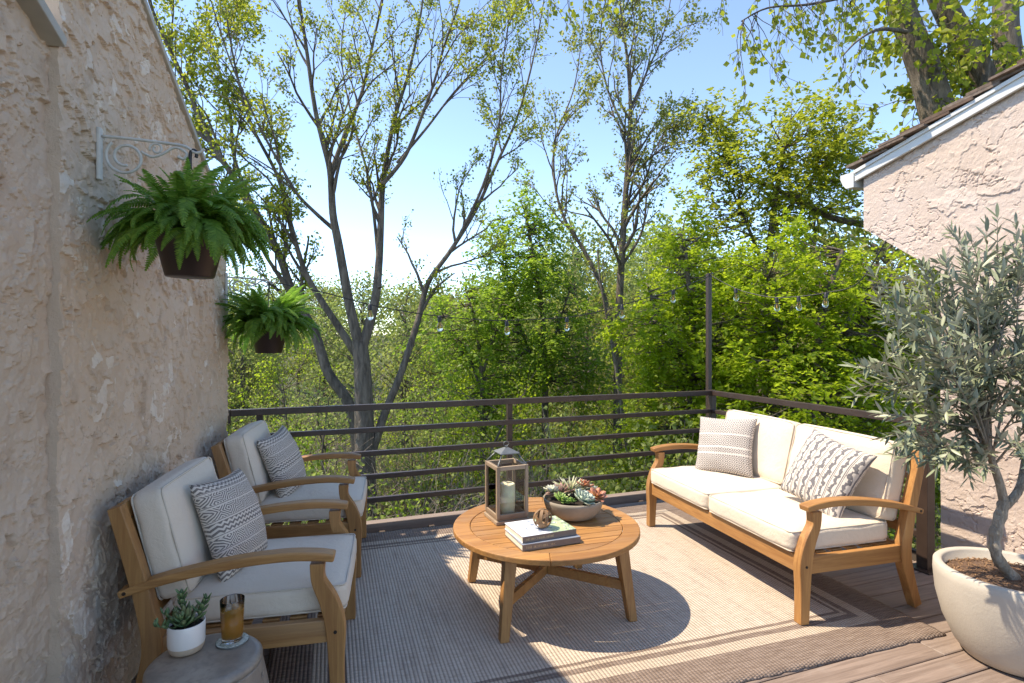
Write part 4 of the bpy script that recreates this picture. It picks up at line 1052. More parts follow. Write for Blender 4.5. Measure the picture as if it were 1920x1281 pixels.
def hanging_fern(label, loc, hang, sc, n, seed, el=1.0):
    f = thing('hanging_fern', label, 'fern', loc, 0, 'hanging ferns on the wall'); g = random.Random(seed)
    MB().lathe([(0, 0), (0.088, 0), (0.092, 0.004), (0.128, 0.155), (0.134, 0.157), (0.136, 0.185), (0.128, 0.186), (0.122, 0.16), (0.086, 0.012), (0, 0.01)], 40).build('pot', POT_BROWN, f, smooth=True)
    MB().lathe([(0.122, 0.165), (0.06, 0.172), (0, 0.174)], 24).build('soil', SOIL, f, smooth=True)
    for k in range(3):
        a = k * 2.094 + 0.5; MB().tube([(0.128 * math.cos(a), 0.128 * math.sin(a), 0.18), (0.02 * math.cos(a), 0.02 * math.sin(a), hang - 0.09), (0, 0, hang - 0.06)], 0.0025, 6).build('hanger_strand', BLACK, f, smooth=True)
    MB().tube(catmull([(0, 0, hang - 0.07), (0, 0, hang - 0.02), (0.004, 0, hang + 0.004), (0.016, 0, hang + 0.010), (0.024, 0, hang - 0.004), (0.022, 0, hang - 0.02)], 4), 0.007, 8).build('hook', BLACK, f, smooth=True)
    for k in range(n):
        a = g.random() * 6.283; q = g.random()
        me = FR[g.choice((0, 5, 0, 7)) if q < 0.42 else g.choice((1, 2, 6, 7)) if q < 0.74 else g.choice((2, 3, 4, 6))]
        rr_ = 0.075 * math.sqrt(g.random()); s_ = sc * g.uniform(0.62, 1.12)
        link('frond', me, f, (rr_ * math.cos(a), rr_ * math.sin(a), 0.172 + 0.01 * g.random()), (g.uniform(-.35, .35), g.uniform(-.2, .2), a), (s_, s_, s_ * el))
    for k in range(60):
        a = g.random() * 6.283; s_ = sc * g.uniform(0.42, 0.8)
        link('frond', FR[g.choice((8, 9, 3, 2))], f, (0.10 * math.cos(a), 0.10 * math.sin(a), 0.178), (g.uniform(-.4, .4), g.uniform(-.2, .2), a + g.uniform(-.4, .4)), (s_, s_, s_))
    return f
f1 = b1 + NL * 0.335; f2 = b2 + NL * 0.300
hanging_fern('large arching fern in dark brown pot hanging from the near bracket', (f1.x, f1.y, 1.845), 2.43 - 1.845 - 0.062, 0.84, 200, 2, 1.22)
hanging_fern('bushy fern in dark brown pot hanging from the far bracket', (f2.x, f2.y, 1.470), 2.06 - 1.47 - 0.060, 1.0, 190, 9, 1.1)

# ------------------------------------------------------------------ string lights
BULB = glass('bulb_glass', (1.0, 0.93, 0.82), 0.0, 1.3); FIL = plain('filament', (0.75, 0.42, 0.16), 0.4, 0.3)
sock = MB().lathe([(0, 0.0), (0.007, 0.0), (0.012, -0.006), (0.0155, -0.012), (0.0155, -0.042), (0.017, -0.045), (0.017, -0.05), (0, -0.05)], 14).mesh('socket', BLACK, True)
blb = MB().lathe([(0.012, -0.050), (0.0135, -0.062), (0.022, -0.080), (0.0245, -0.098), (0.022, -0.116), (0.012, -0.128), (0, -0.131)], 16).mesh('bulb', BULB, True)
fil = MB().tube([(-0.006, 0, -0.055), (-0.008, 0, -0.1), (-0.003, 0, -0.075), (0.003, 0, -0.105), (0.008, 0, -0.075), (0.006, 0, -0.055)], 0.0012, 5).mesh('filament', FIL)
def zc_on(px, A, B):
    d = Vector(((px - 960) / FPX * CY + SY, -(px - 960) / FPX * SY + CY)); e = B - A
    # A + e*t = d*zc
    det = e.x * (-d.y) + d.x * e.y; t = (-A.x * (-d.y) - d.x * A.y) / det
    return (A.x + e.x * t) / d.x
def string_lights(label, A, B, wire, bulbs):
    t = thing('string_lights', label, 'string lights', (0, 0, 0)); A2 = Vector((A.x, A.y)); B2 = Vector((B.x, B.y))
    pts = [A] + [P(px, py, zc_on(px, A2, B2)) for px, py in wire] + [B]
    t.location = pts[len(pts) // 2]; off = t.location
    MB().tube([p - off for p in catmull(pts, 6)], 0.0048, 6).build('wire', BLACK, t, smooth=True)
    for px, py in bulbs:
        p = P(px, py, zc_on(px, A2, B2)) - off; k = random.uniform(-.12, .12)
        s_ = link('socket', sock, t, p, (k, random.uniform(-.1, .1), random.random() * 3), (1.05,) * 3); link('bulb', blb, s_); link('filament', fil, s_)
PT_ = Vector((XR, YR + 0.02, 2.235))
string_lights('string of clear bulbs from the far fern bracket to the corner pole', b2 + NL * 0.345 + Vector((0, 0, -0.055)), PT_,
    [(600, 547), (693, 571), (760, 584), (824, 593), (890, 599), (950, 601), (1063, 595), (1120, 585), (1166, 572), (1262, 544)],
    [(693, 570), (824, 592), (950, 600), (1063, 594), (1166, 571), (1262, 543)])
string_lights('string of clear bulbs from the corner pole to the pink house wall', PT_, Vector((XW - 0.012, 3.22, 2.37)),
    [(1379, 541), (1420, 553), (1456, 558), (1497, 556), (1549, 549), (1610, 530)],
    [(1379, 540), (1456, 557), (1497, 555), (1549, 548)])

# ------------------------------------------------------------------ potted olive tree
OX, OY = 3.285, 1.76
ot = thing('potted_olive_tree', 'silvery olive tree in a large round pale concrete planter at the right', 'potted tree', (OX, OY, 0.002))
MB().lathe([(0, 0), (0.19, 0), (0.215, 0.008), (0.255, 0.06), (0.305, 0.17), (0.335, 0.29), (0.345, 0.40), (0.343, 0.442), (0.335, 0.450), (0.308, 0.450), (0.300, 0.442), (0.296, 0.37), (0, 0.36)], 72).build('planter', CONCRETE, ot, smooth=True)
MUL = Mat('bark_mulch'); mv = MUL.coord('Object'); mr_ = MUL.noise(mv, 60, 4, 0.7); mi = MUL.island()
MUL.set('Base Color', MUL.mix(mi, (0.34, 0.20, 0.11), (0.13, 0.07, 0.04))).set('Roughness', 0.95); MULC = MUL.m
mu = MB().lathe([(0.296, 0.398), (0.2, 0.412), (0.1, 0.418), (0, 0.42)], 40).build('mulch_bed', plain('mulch_base', (0.14, 0.08, 0.05), 0.95, 0, 50, 0.5, 0.01, 80), ot, smooth=True)
g = random.Random(12); mc = MB()
for k in range(1500):
    a = g.random() * 6.283; r_ = 0.287 * math.sqrt(g.random()); L = g.uniform(0.006, 0.02); w_ = g.uniform(0.002, 0.006)
    M = Matrix.Translation((r_ * math.cos(a), r_ * math.sin(a), 0.421 - 0.06 * r_ + g.uniform(-.003, .006))) @ Matrix.Rotation(g.random() * 6.28, 4, 'Z') @ Matrix.Rotation(g.uniform(-.6, .6), 4, 'Y') @ Matrix.Rotation(g.uniform(-.6, .6), 4, 'X')
    mc.box(-L / 2, L / 2, -w_ / 2, w_ / 2, -0.001, 0.0015, M)
tag(mc.build('mulch_chips', MULC, ot), None, None, kind='stuff')
for ch in ot.children: ch.scale = (0.93, 0.93, 0.97)
OBARK = bark('olive_bark', (0.25, 0.215, 0.17), (0.46, 0.41, 0.345), 14)
OB = Vector((OX, OY, 0.002))
def OP(px, py, dz=0.0): return P(px, py, 2.72 + dz) - OB
tr = catmull([Vector((0.0, -0.005, 0.39)), OP(1870, 1045), OP(1866, 1005), OP(1878, 960), OP(1884, 938)], 5)
tm = MB(); tm.tube(tr, [0.025 + 0.008 * max(0, 1 - i / 4) + 0.003 * math.sin(i * 1.9) for i in range(len(tr))], 14)
limbL = catmull([OP(1884, 950), OP(1874, 905), OP(1856, 850, -.02), OP(1848, 790, -.04), OP(1838, 700, -.03)], 5)
limbR = catmull([OP(1886, 948), OP(1912, 915, .02), OP(1924, 850, .06), OP(1935, 760, .1), OP(1950, 660, .12)], 5)
tm.tube(limbL, np.linspace(0.021, 0.009, len(limbL)).tolist(), 12); tm.tube(limbR, np.linspace(0.021, 0.009, len(limbR)).tolist(), 12)
tm.build('trunk', OBARK, ot, smooth=True)
OLV = Mat('olive_leaf'); t_ = OLV.t; oi = OLV.rand(); isl = OLV.island(); ge = t_.nodes.new('ShaderNodeNewGeometry')
topc = OLV.mix((oi + isl).frac(), (0.15, 0.18, 0.10), (0.28, 0.305, 0.19)); undc = OLV.mix((oi + isl).frac(), (0.30, 0.335, 0.26), (0.42, 0.45, 0.37))
OLV.set('Base Color', OLV.mix(E(t_, ge.outputs['Backfacing']), topc, undc)).set('Roughness', 0.42).set('Specular IOR Level', 0.5); OLV = OLV.m
def olive_leaf(L, wd, curve):
    V = []; n = 4
    for i in range(n + 1):
        t = i / n; w_ = wd * math.sin(math.pi * (0.08 + 0.92 * t)) ** 0.75 if i < n else 0.0003; z = curve * L * t * t
        V += [(L * t, -w_, z + 0.12 * w_), (L * t, 0, z - 0.1 * w_), (L * t, w_, z + 0.12 * w_)]
    F = []
    for i in range(n):
        a = 3 * i; F += [(a, a + 3, a + 4, a + 1), (a + 1, a + 4, a + 5, a + 2)]
    return np.array(V), np.array(F)
OLM = [mesh_np('leaf', *olive_leaf(L, w_, c_), OLV, True) for L, w_, c_ in ((0.062, 0.0068, -0.12), (0.070, 0.0085, 0.08), (0.054, 0.0062, -0.25), (0.076, 0.0080, -0.05))]
ORAW = [olive_leaf(0.062, 0.0068, -0.12), olive_leaf(0.070, 0.0085, 0.08), olive_leaf(0.054, 0.0062, -0.25), olive_leaf(0.076, 0.0080, -0.05)]
g = random.Random(21); leaves = []; br = MB(); ctr = OP(1885, 640); 
def up_axis(d, roll):
    d = d.normalized(); s_ = d.cross(Vector((0, 0, 1)));
    if s_.length < 1e-3: s_ = Vector((1, 0, 0))
    s_.normalize(); n_ = s_.cross(d); return Matrix.Rotation(roll, 3, d) @ Matrix((d, n_.cross(d), n_)).transposed()
def olive_twig(p0, p1, r0, nleaf, first=0.25):
    mid = p0.lerp(p1, 0.5) + Vector((g.uniform(-.04, .04), g.uniform(-.04, .04), g.uniform(-.01, .05)))
    c_ = catmull([p0, mid, p1], 6); br.tube(c_, np.linspace(r0, 0.0011, len(c_)).tolist(), 5)
    for k in range(nleaf):
        t = first + (1 - first) * (k + 1) / nleaf; f = t * (len(c_) - 1); i = min(int(f), len(c_) - 2); p = c_[i].lerp(c_[i + 1], f - i); d = (c_[i + 1] - c_[i]).normalized()
        b_ = k * 1.57 + g.uniform(-.3, .3); s_ = d.cross(Vector((0.3, 0.2, 1))).normalized(); s_ = Matrix.Rotation(b_, 3, d) @ s_
        for sg in (-1, 1):
            if k == nleaf - 1 and sg > 0: dd = d
            else: dd = (d * g.uniform(0.55, 1.0) + s_ * sg * g.uniform(0.6, 0.95) + Vector((0, 0, g.uniform(-.1, .25)))).normalized()
            leaves.append((p.copy(), dd, g.uniform(-.9, .9), g.uniform(0.75, 1.15), g.randrange(4)))
    return c_
special = [OP(1605, 688, 0.05), OP(1650, 775, -.05), OP(1690, 835, -0.12), OP(1700, 560, 0.1), OP(1655, 600, .0), OP(1730, 500, .05), OP(1870, 408, .0), OP(1800, 450, .1), OP(1905, 420, -.1), OP(1680, 720, .15), OP(1760, 860, -.1), OP(1745, 640, -.3)]
ends = special[:]
while len(ends) < 52:
    v = Vector((g.gauss(0, 1), g.gauss(0, 1), g.gauss(0, 1))).normalized() * (g.random() ** 0.4)
    e = ctr + Vector((v.x * 0.60, v.y * 0.52, v.z * 0.62))
    if e.z > 0.75: ends.append(e)
for e in ends:
    left = e.dot(Vector((CY, -SY, 0))) < 0.02 + 0.0 if True else True
    limb = limbL if left else limbR; s0 = limb[g.randrange(len(limb) // 3, len(limb))]
    c_ = olive_twig(s0, e, 0.0065, 15, 0.42)
    for k in range(5):
        i = g.randrange(int(len(c_) * .35), len(c_) - 2); d = (c_[i + 1] - c_[i]).normalized()
        q = c_[i] + (d * 0.9 + Vector((g.uniform(-.9, .9), g.uniform(-.9, .9), g.uniform(-.5, .9)))).normalized() * g.uniform(0.12, 0.26)
        olive_twig(c_[i], q, 0.0026, 9, 0.15)
tag(br.build('branches', OBARK, ot, smooth=True), None, None)
cam_l = Vector((0, 0, CAM_H)) - OB
toc = cam_l.normalized()
def vis(l):
    p = l[0]; xc = (p + OB).dot(Vector((CY, -SY, 0))); zc = (p + OB).dot(Vector((SY, CY, 0)))
    return (xc / zc < 0.92), p.dot(toc)
order = sorted(range(len(leaves)), key=lambda i: (not vis(leaves[i])[0], -vis(leaves[i])[1]))
VV = []; FF = []; nb_ = 0
for rank, i in enumerate(order):
    p, d, roll, sc, k = leaves[i]; Rm = up_axis(d, roll)
    if rank < 300:
        M4 = Rm.to_4x4(); M4.translation = p; o = link('leaf', OLM[k], ot); o.matrix_local = M4 @ Matrix.Scale(sc, 4)
    else:
        v, f = ORAW[k]; VV.append(v @ (np.array(Rm).T) * sc + np.array(p)); FF.append(f + nb_); nb_ += len(v)
tag(link('foliage', mesh_np('foliage', np.concatenate(VV), np.concatenate(FF), OLV, True), ot), None, None, kind='stuff')
# ================================================================== WOODLAND
class Wood:
    """collects tapered limbs (numpy tubes) of one tree"""
    def __init__(s, seed): s.V = []; s.F = []; s.n = 0; s.tips = []; s.g = np.random.default_rng(seed)
    def limb(s, pts, r0, r1, k=6, pw=0.8):
        p = np.asarray(pts, float); m = len(p)
        d = np.gradient(p, axis=0); d /= np.maximum(np.linalg.norm(d, axis=1, keepdims=True), 1e-9)
        ref = np.array([0.31, 0.95, 0.02]) if abs(d[0][2]) > 0.5 else np.array([0.05, 0.1, 1.0])
        a = np.cross(d, ref); a /= np.maximum(np.linalg.norm(a, axis=1, keepdims=True), 1e-9); b = np.cross(d, a)
        t = np.linspace(0, 1, m); r = (r0 + (r1 - r0) * t ** pw)[:, None]
        th = np.arange(k) * 2 * np.pi / k
        ring = p[:, None] + r[..., None] * (a[:, None] * np.cos(th)[None, :, None] + b[:, None] * np.sin(th)[None, :, None])
        s.V.append(ring.reshape(-1, 3)); i = np.arange(m * k).reshape(m, k) + s.n; j = np.roll(i, -1, 1)
        s.F.append(np.stack([i[:-1], j[:-1], j[1:], i[1:]], -1).reshape(-1, 4)); s.n += m * k
    def grow(s, p, d, L, r, lev, maxlev, spread=0.6, up=0.10, kids=(4, 6), wig=0.10, cl=0.55):
        g = s.g; n = 6 if lev < maxlev else 4
        pts = [np.array(p, float)]; d = np.array(d, float); d /= np.linalg.norm(d); ds = []
        for i in range(n):
            d = d + g.normal(0, wig, 3); d[2] += up / n; d /= np.linalg.norm(d)
            pts.append(pts[-1] + d * L / n); ds.append(d)
        s.limb(pts, r, max(r * 0.3, 0.003), 6 if lev == 0 else 4 if lev < maxlev else 3)
        if lev >= maxlev:
            for i in range(1, n + 1): s.tips.append((pts[i], ds[i - 1]))
            return
        if lev == maxlev - 1:
            for i in range(3, n + 1): s.tips.append((pts[i], ds[i - 1]))
        for k in range(g.integers(kids[0], kids[1] + 1)):
            t = 0.25 + 0.75 * g.random(); i = min(int(t * n), n - 1); q = pts[i] + (pts[i + 1] - pts[i]) * (t * n - i)
            side = np.cross(ds[i], g.normal(0, 1, 3)); side /= max(np.linalg.norm(side), 1e-6)
            s.grow(q, ds[i] * (1 - spread * 0.5) + side * spread + np.array([0, 0, up]), L * cl * (1.15 - 0.5 * t) * g.uniform(0.75, 1.2), r * 0.42, lev + 1, maxlev, spread, up, kids, wig, cl)
    def mesh(s, name, mat): return mesh_np(name, np.concatenate(s.V), np.concatenate(s.F), mat, True)
def leaves_np(c, d, L, wfac, g, fold=0.25, nrm=None):
    """diamond leaves, two triangles folded on the midrib"""
    n = len(c); d = d / np.maximum(np.linalg.norm(d, axis=1, keepdims=True), 1e-9)
    r = g.normal(0, 1, (n, 3)) if nrm is None else nrm; s = np.cross(d, r); s /= np.maximum(np.linalg.norm(s, axis=1, keepdims=True), 1e-9); nn = np.cross(s, d)
    L = (L * g.uniform(0.65, 1.25, n))[:, None]; w = L * wfac
    v = np.stack([c, c + d * L * 0.42 + s * w + nn * w * fold, c + d * L, c + d * L * 0.42 - s * w + nn * w * fold], 1).reshape(-1, 3)
    b = np.arange(n)[:, None] * 4
    f = np.concatenate([b + np.array([[0, 1, 2]]), b + np.array([[0, 2, 3]])], 1).reshape(-1, 3)
    return v, f
def tip_leaves(W, per, L, wfac, jit, droop=0.5, keep=1.0):
    g = W.g
    if keep < 1:
        # leaves gather at some twigs and leave others bare
        W.tips = [t for t in W.tips if g.random() < keep]
    P0 = np.array([t[0] for t in W.tips]); D0 = np.array([t[1] for t in W.tips])
    c = np.repeat(P0, per, 0) + g.normal(0, jit, (len(P0) * per, 3)); d = np.repeat(D0, per, 0) * 0.6 + g.normal(0, 0.8, (len(P0) * per, 3)); d[:, 2] -= droop
    return leaves_np(c, d, L, wfac, g)
BARK = bark('tree_bark', (0.075, 0.057, 0.043), (0.21, 0.165, 0.125), 7)
BARK2 = bark('pale_bark', (0.10, 0.08, 0.062), (0.24, 0.20, 0.165), 7)
LV_Y = leaf_mat('leaf_yellow_green', (0.15, 0.185, 0.02), (0.27, 0.29, 0.03), 0.55)
LV_G = leaf_mat('leaf_fresh_green', (0.13, 0.20, 0.012), (0.29, 0.36, 0.03), 0.58)
LV_D = leaf_mat('leaf_mid_green', (0.105, 0.185, 0.018), (0.22, 0.31, 0.036), 0.55)
LV_F = leaf_mat('leaf_far_green', (0.14, 0.185, 0.045), (0.24, 0.28, 0.08), 0.5)
LV_O = leaf_mat('leaf_olive_green', (0.14, 0.165, 0.03), (0.24, 0.25, 0.05), 0.5)

def plant_tree(name, label, base, W, lv, barkm, lmat, cat='tree', group=None):
    t = thing(name, label, cat, base, 0, group); off = np.array(base)
    W.V = [v - off for v in W.V]
    link('trunk', W.mesh('trunk', barkm), t)
    v, f = lv; link('crown', mesh_np('crown', v - off, f, lmat, False), t)
    return t
def px_poly(pts, zc, dz=0.0, n=5):
    m = len(pts) - 1
    c = catmull([P(x, y, zc + dz * i / m) for i, (x, y) in enumerate(pts)], n); return np.array([tuple(v) for v in c])
def where(x, y):
    xc = x * CY - y * SY; zc = x * SY + y * CY; px = 960 + FPX * xc / zc
    side = 'left of the big multi stemmed tree' if px < 640 else 'between the big tree and the lantern' if px < 940 else 'between the lantern and the light pole' if px < 1330 else 'right of the light pole'
    return side

def stem_tree(name, label, zc, stems, seed, leafL, per, lmat, barkm=BARK, side=(0.35, 12, 1.7), jit=0.07, levels=2, spread=0.55, up=0.25, kids=(3, 5), keep=0.5):
    """main stems traced from pixels at one distance; side branches grown in 3D"""
    W = Wood(seed); g = W.g; base = None
    for (pts, r0, r1, dz, nb_, Ls) in stems:
        c = px_poly(pts, zc + (dz[0] if isinstance(dz, tuple) else 0), dz[1] if isinstance(dz, tuple) else dz)
        if base is None:
            b = c[0].copy(); gzv = ground_z(b[0], b[1]); bot = np.array([b[0], b[1], gzv - 0.2]); base = (b[0], b[1], gzv)
            c = np.concatenate([[bot], c])
        W.limb(c, r0 * (0.74 if nb_ else 0.95), r1 * 0.7, 9)
        for k in range(nb_):
            t = 0.30 + 0.70 * (k + g.random()) / nb_; f = t * (len(c) - 1); i = min(int(f), len(c) - 2); q = c[i] + (c[i + 1] - c[i]) * (f - i)
            d = c[i + 1] - c[i]; d /= np.linalg.norm(d); sd = np.cross(d, g.normal(0, 1, 3)); sd /= np.linalg.norm(sd)
            rr_ = (r0 + (r1 - r0) * t) * 0.45
            W.grow(q, d * 0.75 + sd * spread + np.array([0, 0, up]), Ls * g.uniform(0.6, 1.25) * (1.15 - 0.4 * t), max(rr_, 0.008), 0, levels, spread, up * 0.5, kids, 0.11, 0.52)
        W.tips += [(c[-1], np.array([0, 0, 1.0]))]
    return plant_tree(name, label, base, W, tip_leaves(W, per, leafL, 0.36, jit, keep=keep), barkm, lmat)

# big sparse multi-stem tree in the middle left
stem_tree('tree', 'big multi stemmed tree with sparse leaves rising behind the farther armchair', 9.2, [
    ([(690, 1120), (686, 950), (683, 800), (680, 700), (674, 640)], 0.235, 0.17, 0, 0, 0),
    ([(676, 660), (655, 570), (635, 460), (624, 400), (619, 321), (604, 260), (590, 200), (573, 81), (560, -10), (548, -110)], 0.125, 0.018, -.6, 14, 1.35),
    ([(620, 325), (650, 244), (678, 175), (702, 69), (719, -10), (730, -110)], 0.062, 0.014, .7, 11, 1.2),
    ([(626, 430), (590, 398), (556, 362), (520, 300), (478, 220), (430, 110), (395, 0)], 0.05, 0.012, -.8, 12, 1.15),
    ([(680, 650), (702, 570), (710, 500), (714, 420), (717, 353), (727, 284), (743, 211), (768, 130), (790, 20), (800, -90)], 0.118, 0.016, .5, 14, 1.25),
    ([(718, 345), (760, 292), (792, 215), (812, 160), (835, 80), (862, 0), (875, -80)], 0.052, 0.012, -.5, 11, 1.15),
    ([(745, 305), (800, 240), (850, 175), (905, 115), (960, 60)], 0.036, 0.010, .6, 9, 1.0),
    ([(688, 880), (720, 780), (752, 700), (784, 600), (803, 530), (845, 470), (893, 392), (930, 310), (970, 220), (1000, 110), (1020, 0)], 0.105, 0.014, 1.0, 15, 1.25),
    ([(850, 465), (905, 350), (935, 240), (940, 140), (955, 30)], 0.042, 0.010, -.5, 10, 1.1),
    ([(712, 540), (705, 440), (690, 330), (660, 220), (640, 100), (655, -20)], 0.05, 0.010, 1.2, 10, 1.1),
], 101, 0.052, 4, LV_Y, jit=0.05, keep=0.55)
# leaning stems at the left behind the ferns
stem_tree('tree', 'leaning tree with yellow green leaves behind the hanging ferns', 9.8, [
    ([(690, 1060), (672, 850), (655, 760), (615, 699), (589, 622), (550, 553), (520, 470), (478, 395), (430, 320), (395, 265), (345, 150), (290, 30), (262, -60)], 0.17, 0.03, 0, 20, 1.5),
    ([(668, 665), (632, 609), (593, 549), (567, 497), (545, 420), (520, 330), (470, 230), (440, 120), (420, 0)], 0.10, 0.015, -.5, 15, 1.3),
    ([(398, 270), (360, 235), (330, 180), (300, 130), (270, 110)], 0.06, 0.012, .3, 9, 1.2),
    ([(480, 400), (440, 300), (430, 200), (400, 90), (380, -30)], 0.06, 0.012, .6, 11, 1.2),
], 102, 0.066, 4, LV_Y, jit=0.06, keep=0.7)
# slim tall tree right of the middle
stem_tree('tree', 'slim tall sparse tree standing right of the middle against the sky', 13.0, [
    ([(1160, 1020), (1158, 800), (1160, 600), (1166, 480), (1172, 380), (1178, 290), (1182, 200), (1176, 110), (1165, 30), (1160, -40)], 0.17, 0.02, 0, 26, 1.7),
    ([(1155, 640), (1128, 540), (1095, 470), (1058, 410), (1040, 340), (1042, 260), (1075, 170), (1090, 80)], 0.085, 0.014, .6, 16, 1.4),
    ([(1176, 345), (1215, 300), (1250, 275), (1298, 262)], 0.05, 0.012, -.8, 9, 1.2),
    ([(1182, 205), (1215, 130), (1245, 60), (1262, -30)], 0.045, 0.012, .5, 11, 1.3),
    ([(1165, 500), (1205, 430), (1215, 330), (1235, 230)], 0.055, 0.012, .6, 12, 1.3),
    ([(1180, 260), (1140, 170), (1125, 80), (1135, 0)], 0.045, 0.010, .5, 11, 1.3),
], 103, 0.075, 3, LV_O, jit=0.06, keep=0.62)
# leafless leaning limbs and pale snag
stem_tree('tree', 'thin pale leaning tree with few leaves left of the tall slim tree', 12.0, [
    ([(1185, 900), (1165, 760), (1150, 660), (1135, 580), (1126, 530), (1120, 470)], 0.08, 0.02, 0, 6, 0.9)], 131, 0.07, 1, LV_O, BARK2)

def crown_tree(name, label, zc, trunk, blobs, seed, nclump, per, leafL, lmat, barkm=BARK, group=None, clr=0.26, wfac=0.33, rtr=0.12):
    """dense crown: clumps of leaves spread through ellipsoids, each on its own twig"""
    W = Wood(seed); g = W.g; stems = []
    for n_, (pts, r0) in enumerate(trunk):
        c = px_poly(pts, zc, 0.4 * (n_ % 2))
        if n_ == 0:
            gzv = ground_z(c[0][0], c[0][1]); base = (c[0][0], c[0][1], gzv); c = np.concatenate([[np.array([c[0][0], c[0][1], gzv - 0.2])], c])
        W.limb(c, r0, r0 * 0.25, 8); stems.append(c[len(c) // 4:])
    allp = np.concatenate(stems); C = []; D = []; NN = []
    for (bx, by, rx, ry, ddz, wgt) in blobs:
        c0 = np.array(tuple(P(bx, by, zc + ddz))); sx, sz = rx / FPX * zc, ry / FPX * zc
        for k in range(int(nclump * wgt)):
            v = g.normal(0, 1, 3); v /= np.linalg.norm(v); v *= (0.25 + 0.75 * g.random() ** 0.45) * (1 + 0.25 * math.sin(v[0] * 5 + seed) * math.cos(v[2] * 4 + seed))
            q = c0 + v * np.array([sx, sx * 0.9, sz])
            i = np.argmin(np.sum((allp - q) ** 2, 1) + 0.6 * np.maximum(0, allp[:, 2] - q[2] + 0.3) ** 2); a = allp[i]
            if np.linalg.norm(q - a) < 3.2:
                mid = (a + q) / 2 + g.normal(0, 0.08, 3) + np.array([0, 0, -0.05]); W.limb([a, (a + mid) / 2, mid, (mid + q) / 2 + g.normal(0, .03, 3), q], 0.020, 0.005, 4)
            out = v / max(np.linalg.norm(v), 1e-6)
            for sp_ in range(max(2, int(per / 13 * g.uniform(0.5, 1.5)))):
                # a drooping spray: leaves in two ranks along a twig
                d0 = out * 0.55 + g.normal(0, 0.6, 3) + np.array([0, 0, 0.12]); d0 /= np.linalg.norm(d0); L_ = clr * g.uniform(1.0, 2.6); m = 13
                t = (np.arange(m) + g.random(m) * .6) / m; st_ = q + g.normal(0, clr * 0.45, 3)
                pos = st_ + d0 * (t * L_)[:, None] + np.array([0, 0, -1.0]) * (0.38 * L_ * t * t)[:, None]
                sd = np.cross(d0, [0, 0, 1.0]); sd /= max(np.linalg.norm(sd), 1e-6); sg = np.where(np.arange(m) % 2, 1.0, -1.0)[:, None]
                dd = sd * sg * 0.8 + d0 * 0.6 + g.normal(0, 0.28, (m, 3)); dd[:, 2] -= 0.25
                C.append(pos + g.normal(0, 0.012, (m, 3))); D.append(dd); NN.append(np.array([0, 0, 1.0]) + g.normal(0, 0.42, (m, 3)))
    return plant_tree(name, label, base, W, leaves_np(np.concatenate(C), np.concatenate(D), leafL, wfac, g, 0.25, np.concatenate(NN)), barkm, lmat, group=group)
crown_tree('leafy_tree', 'rounded fresh green tree in the middle distance behind the lantern', 13.5,
    [([(1022, 1000), (1022, 750), (1018, 600), (1000, 480), (985, 400)], 0.11), ([(1020, 720), (985, 640), (960, 560), (945, 470)], 0.05), ([(1022, 690), (1050, 600), (1070, 540)], 0.05)],
    [(985, 470, 78, 105, 0, 1.0), (1000, 600, 120, 110, -.3, 1.1), (1060, 690, 80, 70, 0, .5)], 201, 125, 66, 0.095, LV_D, clr=0.27)
crown_tree('leafy_tree', 'small open green tree with dark thin stems left of the lantern post', 12.5,
    [([(908, 1020), (906, 820), (902, 690), (890, 600), (872, 540)], 0.085), ([(904, 740), (880, 670), (850, 620), (830, 590)], 0.04), ([(905, 700), (930, 620), (938, 560)], 0.04)],
    [(880, 600, 85, 90, 0, 1.0), (905, 720, 100, 80, .4, .8)], 202, 90, 52, 0.09, LV_D, clr=0.27)
crown_tree('leafy_tree', 'tall bright green tree crown against the sky left of the pink house', 12.0,
    [([(1420, 1000), (1430, 700), (1440, 520), (1450, 400), (1470, 280)], 0.16), ([(1440, 520), (1400, 420), (1360, 330)], 0.06), ([(1447, 430), (1520, 340), (1570, 270)], 0.06), ([(1640, 424), (1560, 408), (1490, 372), (1420, 340), (1370, 318), (1362, 260), (1350, 215)], 0.085)],
    [(1475, 290, 120, 95, 0, 1.0), (1560, 270, 75, 70, .3, .45), (1400, 380, 110, 90, -.4, .7), (1520, 400, 120, 90, .3, .7), (1345, 260, 45, 80, 0, .25)], 203, 88, 75, 0.095, LV_Y, clr=0.25)
crown_tree('leafy_tree', 'dense bright green tree directly behind the light pole', 10.0,
    [([(1290, 1050), (1295, 800), (1300, 640), (1290, 520), (1280, 440)], 0.11), ([(1296, 740), (1340, 640), (1370, 560)], 0.05), ([(1300, 700), (1240, 600), (1215, 540)], 0.05)],
    [(1290, 500, 95, 100, .4, .8), (1250, 620, 95, 100, 0, .9), (1360, 620, 110, 110, -.3, 1.1), (1290, 760, 130, 90, -.3, 1.0), (1230, 840, 90, 80, 0, .5)], 204, 80, 80, 0.085, LV_G, clr=0.20)
crown_tree('leafy_tree', 'dense bright green tree filling the view above the sofa back', 8.8,
    [([(1520, 1050), (1525, 800), (1530, 660), (1550, 560), (1580, 470)], 0.12), ([(1526, 720), (1470, 620), (1440, 520)], 0.05), ([(1528, 700), (1590, 600), (1640, 540)], 0.06)],
    [(1450, 640, 120, 110, 0, 1.1), (1560, 620, 110, 110, .3, 1.0), (1640, 560, 100, 90, .6, .8), (1480, 760, 150, 80, -.5, 1.1), (1620, 720, 110, 100, 0, .9), (1490, 500, 120, 70, .6, .7), (1690, 640, 90, 110, .8, .6), (1650, 850, 120, 110, .2, .8), (1740, 800, 60, 150, .6, .5)], 205, 68, 80, 0.08, LV_G, clr=0.18)

